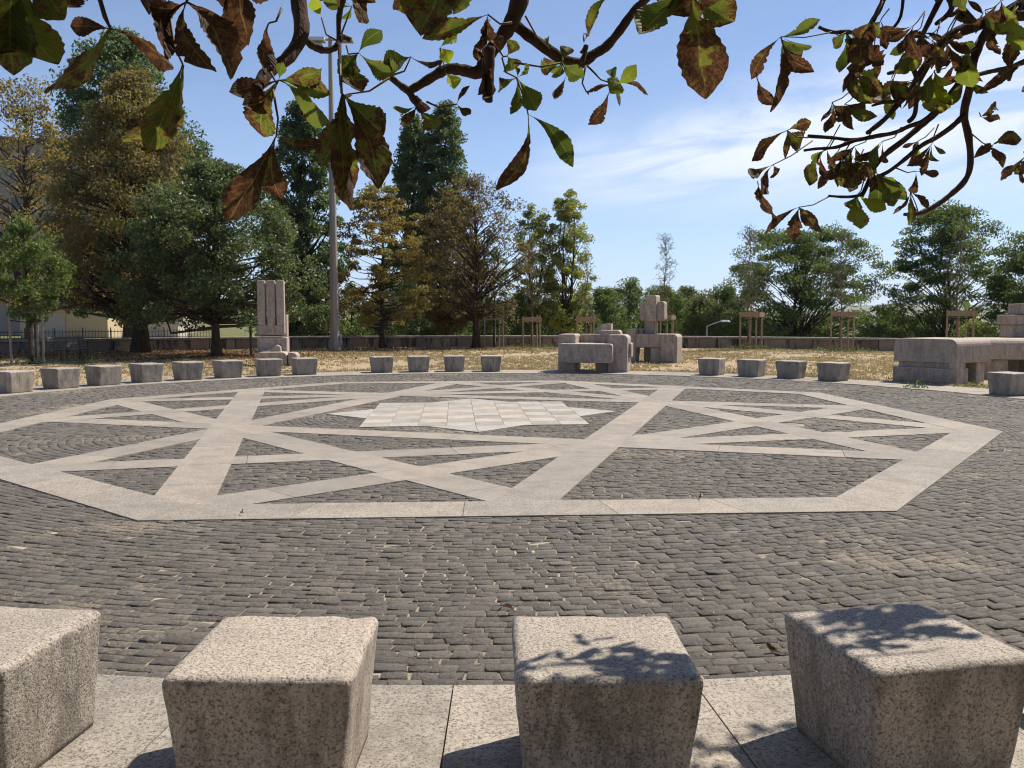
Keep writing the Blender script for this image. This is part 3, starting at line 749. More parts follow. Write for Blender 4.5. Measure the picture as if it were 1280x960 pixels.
# stake frames round the young trees
def stakes(loc, rz, label, kind='wood', h=1.85, w=.95, bar=True):
    t = empty('tree_stakes', loc, rz, label=label, cat='tree stakes', group='stake frames round the young trees')
    m_ = M['wood'] if kind == 'wood' else M['wood_grey']
    pos = [(-w/2, -.25), (w/2, -.25), (.05, .42), (.28, .05)]
    for k, (x_, y_) in enumerate(pos[:4 if kind == 'wood' else 4]):
        hh = h*rng.uniform(.97, 1.03)
        MB().tube([(x_+rng.uniform(-.02, .02), y_, -.2), (x_, y_, hh-.04), (x_, y_, hh)], [.042, .038, .026], 8).build('stake', m_, t)
    if kind == 'wood':
        MB().box(-w/2-.05, w/2+.05, -.315, -.29, h-.30, h-.08).build('crossboard', M['wood'], t, bevel=.006, seg=1)
        MB().box(w/2-.10, w/2+.12, -.36, -.322, h-.30, h-.10).build('board_end', M['endgrain'] if rng.random() < .5 else M['wood'], t, bevel=.006, seg=1)
    else:
        MB().tube([(-w/2-.06, -.25, h-.10), (w/2+.06, -.25, h-.10)], .030, 6).build('crossbar', m_, t)
        MB().tube([(w/2, -.25, h-.11), (.05, .42, h-.11)], .026, 6).build('crossbar', m_, t)
    MB().tube([(-w/2, -.27, h-.36), (-.1, -.05, h-.42), (.12, 0, h-.42), (w/2, -.27, h-.36)], .020, 5).build('tie', M['strap'], t)
    return t
YT = [((-16.2, 29.5), 'grey', 1.82, .98, 'grey wooden stake frame round the bushy young tree by the bench'),
      ((-.92, 44.5), 'grey', 1.55, .92, 'thin grey stake frame in front of the sparse brown tree'),
      ((.97, 44.4), 'wood', 1.62, .82, 'brown stake frame with pale board end right of the grey one'),
      ((3.65, 44.0), 'wood', 1.62, .82, 'brown stake frame half hidden behind the armchair-like sculpture'),
      ((7.6, 43.4), 'wood', 1.72, .62, 'brown stake frame behind the stone head sculpture'),
      ((11.35, 42.0), 'wood', 1.86, .98, 'brown stake frame on a green tuft, first right of the sculptures'),
      ((14.95, 40.0), 'wood', 1.88, .95, 'brown stake frame on a green tuft before the gap of far sky'),
      ((18.75, 37.0), 'wood', 1.90, 1.0, 'brown stake frame rising behind the rounded bench sculpture')]
for (x_, y_), kd, h_, w_, lab in YT:
    stakes((x_, y_, 0), math.atan2(-x_, y_)*.6, lab, kd, h_, w_)

# ------------------------------------------------------------------ trees
def leaf_mesh(name, pts, size, mat, rnd, down=0.25, aspect=0.55):
    n = len(pts); pts = np.asarray(pts, np.float32)
    a = nrg.normal(0, 1, (n, 3)); a[:, 2] -= down*1.5; a /= np.linalg.norm(a, axis=1)[:, None]
    nn = nrg.normal(0, 1, (n, 3)); nn[:, 2] += 0.8
    b = np.cross(a, nn); b /= np.linalg.norm(b, axis=1)[:, None]+1e-6
    up = np.cross(b, a)
    L = size*nrg.uniform(.65, 1.3, n)[:, None]
    v = np.stack([pts-a*L*.5, pts+b*L*aspect*.5+up*L*.10, pts+a*L*.5-up*L*.08, pts-b*L*aspect*.5+up*L*.10], 1)
    q = (np.arange(n)*4)[:, None, None]
    f = (np.array([[0, 1, 2], [0, 2, 3]])[None] + q).reshape(-1, 3)
    return mesh_np(name, v.reshape(-1, 3), f, mat, np.repeat(np.clip(rnd, 0, 1), 2))
def prof_at(P, t):
    for (t0, r0), (t1, r1) in zip(P, P[1:]):
        if t <= t1: return r0 + (r1-r0)*(t-t0)/max(1e-6, t1-t0)
    return P[-1][1]
def tree(name, label, x, y, h, prof, z0, mat, barkm='bark', tr=.18, ncl=90, per=170, leaf=.15, rc=.5, flat=.75, group=None, base=0.0, cat='tree',
         up=0.7, seed=0, shell=.55, lean=(0, 0), tone=.5, stems=1, twigs=0, grad=0.0, sx=1.0, sy=1.0, limbs=1.0):
    """trunk with limbs reaching to leaf clumps that fill a crown outline (prof: height share -> radius)"""
    r_ = random.Random(seed*7+3)
    t = empty(name, (x, y, base), label=label, cat=cat, group=group)
    H = h-base; Z0 = z0-base
    tm = MB(); stem_pts = []
    for s_ in range(stems):
        ang = 2*math.pi*s_/stems + r_.random(); sp = (0 if stems == 1 else .32)
        P = []; nseg = 8
        for q in range(nseg+1):
            u = q/nseg
            P.append(Vector((lean[0]*u*H + math.cos(ang)*sp*(.3+1.5*u) + r_.gauss(0, .012*H)*u, lean[1]*u*H + math.sin(ang)*sp*(.3+1.5*u) + r_.gauss(0, .012*H)*u, -.15 + u*H*.93)))
        rr = [tr*(1.35 if q == 0 else 1)*(1-.93*(q/nseg)**.8)/(stems**.5) + .008 for q in range(nseg+1)]
        tm.tube(P, rr, 7); stem_pts.append((P, rr))
    tm.build('trunk', M[barkm], t, smooth=True)
    lm = MB(); pts = []; rnd = []
    for k in range(ncl):
        u = (k+.5)/ncl; u = u + r_.uniform(-.5, .5)/ncl
        az_ = k*2.39996 + r_.uniform(-.5, .5)
        R = prof_at(prof, u)*(1 + .20*math.sin(2*az_+seed*1.7+5*u)*math.sin(6.5*u+seed) + .10*math.sin(5*az_-seed+9*u)); rr = R*(shell + (1-shell)*math.sqrt(r_.random())) if r_.random() < .75 else R*r_.random()*.8
        z = Z0 + u*(H-Z0)
        P, prs = stem_pts[k % stems]
        def stem_at(zz):
            f = min(max((zz+.15)/(H*.93), 0), 1)*(len(P)-1); i_ = min(int(f), len(P)-2); return P[i_].lerp(P[i_+1], f-i_), prs[i_]+(prs[i_+1]-prs[i_])*(f-i_)
        cx_, _ = stem_at(z)
        tgt = Vector((cx_.x*.6 + rr*math.cos(az_)*sx, cx_.y*.6 + rr*math.sin(az_)*sy, z + r_.uniform(-.3, .3)))
        zs = max((Z0 if Z0 > .5 else .3*H*.3)*r_.uniform(.7, 1.25), min(z - rr*up*r_.uniform(.55, 1.2), H*.88)); st, sr = stem_at(zs)
        mid = st.lerp(tgt, .5) + Vector((0, 0, rr*(.10 if up > .5 else -.02) )) + Vector((r_.gauss(0, .10), r_.gauss(0, .10), r_.gauss(-.03, .08)))*rr
        if r_.random() < limbs:
            pl_ = [st, st.lerp(mid, .55), mid, mid.lerp(tgt, .55)+Vector((r_.gauss(0, .05), r_.gauss(0, .05), r_.gauss(0, .05)))*rr, tgt]
            r0 = max(.014, sr*.45)
            lm.tube(pl_, [r0, r0*.75, r0*.55, r0*.36, .007], 5, False)
            for w in range(twigs):
                a0 = pl_[2].lerp(tgt, r_.random()); dv = Vector((r_.gauss(0, 1), r_.gauss(0, 1), r_.gauss(.35, .7))).normalized()*rc*r_.uniform(.7, 1.5)
                lm.tube([a0, a0+dv*.5+Vector((0, 0, .03)), a0+dv], [.010, .008, .004], 3, False)
        nl = int(per*r_.uniform(.55, 1.4)); rc_ = rc*r_.uniform(.65, 1.35)
        g = nrg.normal(0, 1, (nl, 3)); g /= (np.linalg.norm(g, axis=1)[:, None]+1e-6); g *= (nrg.random(nl)**.45)[:, None]*rc_
        g[:, 2] *= flat
        pts.append(g + np.array(tgt)); ct = tone + r_.gauss(0, .17) + grad*(u-.5)
        rnd.append(ct + nrg.normal(0, .16, nl))
    if lm.v: lm.build('limbs', M[barkm], t, smooth=True)
    me = leaf_mesh('crown', np.concatenate(pts), leaf, F[mat], np.concatenate(rnd))
    link('crown', me, t)
    return t
OV = [(0, .35), (.15, .75), (.4, 1), (.65, .92), (.85, .6), (1, .12)]          # rounded crown
CON = [(0, .7), (.12, 1), (.35, .95), (.65, .66), (.88, .3), (1, .06)]        # broad below, pointed above
COL_ = [(0, .6), (.1, .85), (.35, 1), (.62, .92), (.82, .64), (.93, .38), (1, .08)]           # narrow column
WIDE = [(0, .5), (.2, .95), (.45, 1), (.7, .75), (.88, .45), (1, .1)]
def S(P, r): return [(a_, b_*r) for a_, b_ in P]

tree('poplar_tree', 'huge dark green poplar towering behind the brown-gold chestnut', -23.8, 55, 18.6, S(COL_, 4.5), 1.5, 'poplar', tr=.4, ncl=230, per=200, leaf=.24, rc=.85, up=1.3, seed=1)
tree('poplar_tree', 'narrow dark green poplar just left of the tall mast', -12.3, 52, 13.6, S(COL_, 2.2), .6, 'poplar', tr=.3, ncl=170, per=210, leaf=.21, rc=.55, up=1.4, seed=2, tone=.4)
tree('poplar_tree', 'left of the twin dark poplars standing against the sky', -6.9, 61, 14.8, S(COL_, 1.75), 1.0, 'poplar', tr=.3, ncl=150, per=200, leaf=.22, rc=.55, up=1.5, seed=3)
tree('poplar_tree', 'right and taller of the twin dark poplars against the sky', -4.7, 60, 15.4, S(COL_, 1.9), 1.0, 'poplar', tr=.3, ncl=160, per=200, leaf=.22, rc=.55, up=1.5, seed=4)
tree('chestnut_tree', 'big brown and gold chestnut with dark trunk beside the slatted bench', -16.2, 38.4, 11.6, S([(0, .75), (.12, 1), (.4, .96), (.65, .74), (.85, .46), (1, .12)], 3.6), 1.7, 'brown', tr=.36, ncl=230, per=260, leaf=.15, rc=.62, up=.6, seed=5, grad=.35, tone=.42)
tree('chestnut_tree', 'thin golden chestnut with bare twigs showing at its top before the apartment building', -24.5, 45, 13.2, S([(0, .9), (.3, 1), (.6, .8), (.8, .6), (1, .25)], 3.3), 2.0, 'golden', tr=.3, ncl=150, per=80, leaf=.16, rc=.6, up=.8, seed=6, twigs=2, grad=-.2)
tree('dark_green_tree', 'dense dark green tree with slim trunk left of the tall grooved sculpture', -11.6, 34.6, 7.25, S([(0, .8), (.12, 1.0), (.4, 1), (.65, .84), (.85, .52), (1, .14)], 3.4), 1.6, 'dark', tr=.2, ncl=200, per=240, leaf=.14, rc=.55, up=.45, seed=7, grad=.25)
tree('young_tree', 'bushy bright green young tree inside the grey stake frame by the bench', -16.2, 29.6, 4.55, S(OV, 1.25), 1.75, 'fresh', tr=.07, ncl=55, per=130, leaf=.12, rc=.35, seed=8)
tree('chestnut_tree', 'small golden brown chestnut right of the tall mast', -6.5, 44.2, 8.0, S([(0, .75), (.2, 1), (.5, .97), (.74, .8), (.9, .5), (1, .2)], 2.2), 1.35, 'golden', tr=.17, ncl=120, per=150, leaf=.145, rc=.48, flat=.45, up=.35, seed=9, twigs=1)
tree('chestnut_tree', 'rusty brown chestnut crown between the poplars and the sparse chestnut', -3.6, 49.5, 7.8, S(OV, 1.9), 1.0, 'rust', tr=.18, ncl=100, per=190, leaf=.15, rc=.45, up=.6, seed=10)
tree('chestnut_tree', 'sparse brown chestnut with many bare branches visible and dark trunk', -1.82, 44.5, 8.35, S([(0, .6), (.2, .95), (.5, 1), (.75, .8), (.9, .5), (1, .15)], 2.65), 1.7, 'rust', tr=.2, ncl=170, per=52, leaf=.14, rc=.5, up=.9, seed=11, twigs=6)
tree('young_tree', 'small bright green young tree growing in the thin grey stake frame', -.9, 44.6, 5.2, S(OV, .9), 1.9, 'fresh', tr=.06, ncl=36, per=70, leaf=.12, rc=.32, seed=12)
tree('yellowing_tree', 'shorter yellow-green many-stemmed tree right of the sparse chestnut', 1.35, 52, 7.8, S(COL_, 1.15), 1.2, 'yellow', tr=.16, ncl=90, per=115, leaf=.155, rc=.38, up=1.8, seed=13, stems=2, twigs=1)
tree('yellowing_tree', 'taller yellow-green many-stemmed tree left of the open sky', 3.25, 52, 8.6, S(COL_, 1.35), .8, 'yellow', tr=.2, ncl=115, per=135, leaf=.155, rc=.38, up=1.8, seed=14, stems=3, twigs=1, tone=.55)
SP = dict(barkm='bark_grey', leaf=.085, flat=.9, twigs=5, cat='young tree', group='sparse young trees in stake frames')
tree('young_tree', 'thin young tree in the brown stake frame with the pale board end', 1.0, 44.6, 5.6, S(COL_, .55), 1.9, 'olive', tr=.045, ncl=34, per=16, rc=.28, up=1.6, seed=15, **SP)
tree('young_tree', 'thin young tree in the frame half hidden by the armchair-like sculpture', 3.68, 44.2, 5.0, S(COL_, .5), 1.9, 'yellow', tr=.045, ncl=30, per=18, rc=.28, up=1.6, seed=16, **SP)
tree('young_tree', 'nearly bare young tree rising above the stone head sculpture', 7.6, 43.6, 5.7, S(COL_, .62), 1.9, 'olive', tr=.045, ncl=44, per=12, rc=.28, up=1.5, seed=17, **SP)
tree('young_tree', 'leafy slender young tree in the first frame right of the sculptures', 11.3, 42.2, 5.75, S([(0, .8), (.3, 1), (.6, .9), (.8, .5), (1, .2)], .95), 1.9, 'olive', tr=.05, ncl=44, per=30, rc=.35, up=1.2, seed=18, **SP)
tree('young_tree', 'nearly bare young tree in the frame before the gap of far sky', 14.95, 40.2, 5.6, S([(0, .5), (.3, 1), (.6, 1), (.8, .8), (1, .5)], 1.0), 2.2, 'olive', tr=.045, ncl=48, per=9, rc=.32, up=1.0, seed=19, **SP)
tree('young_tree', 'slim young tree in the frame behind the rounded bench sculpture', 18.75, 37.2, 5.6, S(COL_, .6), 1.9, 'acacia', tr=.045, ncl=34, per=16, rc=.3, up=1.4, seed=20, **SP)
AC = dict(group='acacias below the wall', cat='tree', flat=.46, up=.85)
tree('acacia_tree', 'broad layered green acacia spreading behind two staked saplings', 18.9, 58, 7.1, S([(0, .75), (.25, 1), (.5, .98), (.75, .78), (.92, .55), (1, .3)], 5.3), -1.2, 'acacia', tr=.34, ncl=200, per=280, leaf=.165, rc=.85, seed=21, base=-4.4, shell=.45, stems=2, **AC)
tree('acacia_tree', 'tall layered green acacia behind the rounded bench sculpture', 27.4, 56, 8.3, S([(0, .8), (.2, 1), (.5, .93), (.72, .72), (.9, .45), (1, .2)], 4.2), -2.0, 'acacia', tr=.32, ncl=180, per=260, leaf=.165, rc=.8, seed=22, base=-4.4, shell=.55, stems=2, **AC)
tree('acacia_tree', 'green acacia cut by the frame edge above the stacked tower sculpture', 31.6, 52, 6.9, S([(0, .6), (.3, 1), (.6, .95), (.85, .6), (1, .2)], 3.6), 1.6, 'acacia', tr=.3, ncl=110, per=270, leaf=.16, rc=.8, seed=23, base=-4.0, shell=.5, **AC)
BU = dict(cat='tree', group='bushy trees filling the slope beyond the wall', flat=.85, up=.9, base=-4.5)
for k, (px_, Y_, top_, rad_, mat_, lab) in enumerate([
    (752, 66, 355, 1.9, 'fresh', 'light green bushy tree beyond the wall right of the yellowing trees'),
    (785, 70, 351, 2.4, 'acacia', 'rounded green bushy tree beyond the wall behind the stone head'),
    (828, 63, 356, 2.0, 'fresh', 'bright green bushy tree beyond the wall behind the nearly bare sapling'),
    (858, 72, 357, 1.7, 'olive', 'loose olive green tree beyond the wall left of the street lamp'),
    (880, 60, 366, 1.8, 'olive', 'olive green bush-like tree behind the street lamp'),
    (905, 78, 352, 2.0, 'acacia', 'greyish green tree left of the broad acacia'),
    (724, 60, 368, 1.6, 'dark', 'dark bushy tree low behind the tall yellowing tree')]):
    tree('bushy_tree', lab, (px_-640)/1100*Y_, Y_, 1.6+(388-top_)/1100*Y_, S([(0, .8), (.3, 1), (.6, .95), (.85, .65), (1, .2)], rad_), -2.5, mat_, tr=.16, ncl=95, per=200, leaf=.17, rc=.66, seed=30+k, **BU)
HB = dict(cat='bush', group='bushes along the outer side of the wall', flat=.9, up=.8)
for k, (px_, Y_, top_, rad_, mat_, bs, lab) in enumerate([
    (440, 50, 362, 1.3, 'fresh', 0, 'bright green bush directly right of the mast behind the wall'),
    (476, 53, 372, 1.5, 'olive', 0, 'olive green bush behind the trunk of the small golden chestnut'),
    (515, 52, 352, 1.7, 'dark', 0, 'dark green bush between golden and rusty chestnuts'),
    (560, 51, 376, 1.3, 'fresh', 0, 'bright green bush left of the sparse chestnut trunk'),
    (606, 54, 382, 1.5, 'olive', 0, 'olive green bush behind the sparse chestnut trunk'),
    (645, 52, 372, 1.4, 'fresh', 0, 'green bush behind the thin grey stake frame'),
    (690, 55, 378, 1.5, 'dark', 0, 'dark green bush below the yellowing trees'),
    (400, 47, 388, 1.2, 'dark', 0, 'dark low bush at the foot of the narrow poplar'),
    (940, 62, 398, 2.6, 'acacia', -4.5, 'green bush below the left side of the broad acacia'),
    (1030, 61, 398, 2.6, 'acacia', -4.5, 'green bush below the right side of the broad acacia'),
    (1092, 72, 401, 2.6, 'dark', -4.5, 'dark green bush under the gap of far sky'),
    (1140, 58, 398, 2.2, 'fresh', -4.5, 'light green bush under the tall acacia, left of its trunk'),
    (1165, 62, 392, 3.2, 'dark', -4.5, 'dark green bush behind the tall acacia'),
    (1115, 70, 396, 2.6, 'acacia', -4.5, 'green bush between the two big acacias'),
    (990, 66, 392, 3.0, 'dark', -4.5, 'dark green bush behind the trunk of the broad acacia'),
    (1215, 50, 409, 1.4, 'yellow', -3.5, 'yellow-green bush showing above the rounded bench sculpture'),
    (1262, 60, 392, 3.0, 'dark', -4.5, 'dark green bush behind the stacked tower sculpture')]):
    tree('bush', lab, (px_-640)/1100*Y_, Y_, 1.6+(395-top_)/1100*Y_, S([(0, .85), (.3, 1), (.6, .95), (.85, .65), (1, .25)], rad_), bs*.45+.1, mat_, tr=.07, ncl=46, per=150, leaf=.14, rc=.48, seed=50+k, base=bs, **HB)

# ------------------------------------------------------------------ buildings far left
ap = empty('apartment_building', (-40, 76, 0), math.radians(14), label='tall grey-beige apartment building hidden behind the golden chestnut', cat='building')
MB().box(-14, 11, 0, 12, -1, 16.2).build('wall', M['render_wall'], ap)
MB().box(-14.3, 11.3, -.3, 12.3, 16.2, 16.6).build('roof', M['roof'], ap)
for fx in range(7):
    for fz in range(4):
        x_ = -12+fx*3.4; z_ = 4.2+fz*3.0
        w_ = MB().box(x_-.75, x_+.75, -.06, .05, z_, z_+1.5).build('window', M['frame'], ap)
        MB().box(x_-.64, x_-.04, -.09, -.055, z_+.1, z_+1.4).build('pane', M['window'], w_); MB().box(x_+.04, x_+.64, -.09, -.055, z_+.1, z_+1.4).build('pane', M['window'], w_)
d_ = MB().box(-2.0, .2, -.08, .05, -.5, 3.4).build('door', M['frame'], ap)
MB().box(-1.8, 0, -.12, -.075, -.4, 3.2).build('door_leaf', M['door'], d_)
gar = empty('garage_building', (-31.8, 62, 0), math.radians(8), label='low yellow-beige garage with flat dark roof behind the railing', cat='building')
MB().box(-2.6, 3.2, 0, 4, -.3, 2.15).build('wall', M['render_yellow'], gar)
MB().box(-2.9, 3.5, -.4, 4.3, 2.15, 2.42).build('roof', M['roof'], gar)
MB().box(-1.6, .4, -.06, .05, -.2, 1.8).build('door', M['frame'], gar)
kio = empty('white_hut', (-24.0, 60, 0), math.radians(4), label='small pale utility hut beyond the railing between two tree trunks', cat='hut')
MB().box(-1.25, 1.25, 0, 2, -.3, 1.05).build('wall', M['frame'], kio)
MB().box(-1.35, 1.35, -.1, 2.1, 1.05, 1.15).build('roof', M['coping'], kio)
MB().box(-.55, .05, -.05, .03, .1, .75).build('door', M['grey_metal'], kio)
hs = empty('house', (-15.6, 64, 0), math.radians(-6), label='pale house with dark doorway seen between the grooved sculpture and the narrow poplar', cat='house')
MB().box(-3.0, 1.1, 0, 6, -.5, 3.9).build('wall', M['render_yellow'], hs)
MB().slabprism([(-3.3, 3.9), (1.4, 3.9), (-.95, 5.0)], -.4, 6.4).build('roof', M['roof'], hs)
d_ = MB().box(-.9, .35, -.07, .05, -.4, 2.75).build('door', M['frame'], hs)
MB().box(-.75, .2, -.11, -.065, -.35, 2.6).build('door_leaf', M['door'], d_)
MB().box(-2.6, -1.7, -.07, .05, 1.2, 2.4).build('window', M['frame'], hs)

# far-off woods in the valley, read as one mass
P = []; R_ = []
for k in range(420):
    r_ = rng.uniform(75, 700)**1.0; a_ = rng.uniform(-8, 108)
    x_, y_, _ = pol(r_, a_); zb = float(ground_h(np.array([x_]), np.array([y_]))[0])
    hh = rng.uniform(6, 11)+r_*.012; w_ = rng.uniform(2.5, 5)+r_*.006
    n_ = 150; g = nrg.normal(0, 1, (n_, 3)); g /= np.linalg.norm(g, axis=1)[:, None]; g *= (nrg.random(n_)**.4)[:, None]
    P.append(np.stack([x_+g[:, 0]*w_, y_+g[:, 1]*w_, zb+hh*.55+g[:, 2]*hh*.5], -1)); R_.append(np.clip(rng.gauss(.4, .2)+nrg.normal(0, .15, n_), 0, 1))
tag(link('woodland', leaf_mesh('woodland', np.concatenate(P), 1.35, F['acacia'], np.concatenate(R_), 0, .8)), 'distant green woods filling the valley beyond the wall', 'woods', kind='stuff')

# ------------------------------------------------------------------ ground cover
def scatter(n, r0, r1, a0, a1):
    r = np.sqrt(nrg.random(n)*(r1*r1-r0*r0)+r0*r0); a = np.radians(nrg.uniform(a0, a1, n))
    x, y = C[0]+r*np.cos(a), C[1]+r*np.sin(a); return x, y, ground_h(x, y)
n = 42000
x, y, z = scatter(n, 11.8, 31.0, 15, 150)
xe, ye, ze = scatter(5000, 11.70, 12.25, 10, 165); x, y, z = np.concatenate([x, xe]), np.concatenate([y, ye]), np.concatenate([z, ze]); n = len(x)
lush = np.sin(x*.55+1)*np.cos(y*.43)+np.sin(x*1.7-y*1.1)*.5 + nrg.normal(0, .5, n); k_ = lush > -.35
x, y, z = x[k_], y[k_], z[k_]; n = len(x)
hgt = nrg.uniform(.03, .085, n); an = nrg.uniform(0, 2*np.pi, n); sp = nrg.uniform(.03, .09, n)
c0 = np.stack([x, y, z], -1); d_ = np.stack([np.cos(an), np.sin(an), np.zeros(n)], -1); e_ = np.stack([-np.sin(an), np.cos(an), np.zeros(n)], -1)
V = np.stack([c0-d_*sp[:, None], c0+d_*sp[:, None]*.2+e_*.02, c0-d_*sp[:, None]*.8+np.array([0, 0, 1])*hgt[:, None],
              c0-d_*sp[:, None]*.1, c0+d_*sp[:, None], c0+d_*sp[:, None]*1.1+np.array([0, 0, 1])*(hgt*.9)[:, None]], 1)
Fc = (np.array([[0, 1, 2], [3, 4, 5]])[None] + (np.arange(n)*6)[:, None, None]).reshape(-1, 3)
tag(link('dry_grass', mesh_np('dry_grass', V.reshape(-1, 3), Fc, F['straw'], np.repeat(nrg.beta(2, 2, n), 2))), 'dry straw-coloured grass covering the lawn round the plaza', 'grass', kind='stuff')
P = []
for (cx_, cy_, s_, n_) in [(-16, 37.5, 3.2, 2600), (-12, 35, 2.6, 1500), (-19, 35, 2.5, 900), (-6.5, 43, 1.8, 500), (-2, 43.5, 1.8, 500), (-9, 39, 3, 500)]:
    g = nrg.normal(0, 1, (n_, 2))*s_; P.append(np.stack([cx_+g[:, 0], cy_+g[:, 1]*.7, np.zeros(n_)], -1))
P = np.concatenate(P); r = np.hypot(P[:, 0]-C[0], P[:, 1]-C[1]); P = P[(r < 31.1) & (r > 12)]; P[:, 2] = ground_h(P[:, 0], P[:, 1])+.025
tag(link('leaf_litter', leaf_mesh('leaf_litter', P, .13, F['litter'], nrg.beta(2, 2, len(P)))), 'reddish brown fallen leaves under the trees by the wall', 'leaf litter', kind='stuff')
P = []
for cx_, cy_, s_, n_ in [(11.35, 42.0, .85, 520), (14.95, 40.0, .95, 620), (.97, 44.4, .8, 380), (-16.0, 29.3, .5, 160), (-14.3, 29.9, .28, 160), (9.0, 19.6, .16, 60), (10.4, 19.9, .22, 60)]:
    g = nrg.normal(0, 1, (n_, 2))*s_; P.append(np.stack([cx_+g[:, 0], cy_+g[:, 1]*.6, np.abs(nrg.normal(0, .09, n_))*min(1, s_*2.2)*np.exp(-(g**2).sum(1)/(s_*s_)*.4)*1.8+.01], -1))
P = np.concatenate(P)
tag(link('weeds', leaf_mesh('weeds', P, .10, F['weed'], nrg.beta(2, 2, len(P)), -.6, .35)), 'low green weeds tufted round the stake frames and stone feet', 'weeds', kind='stuff')

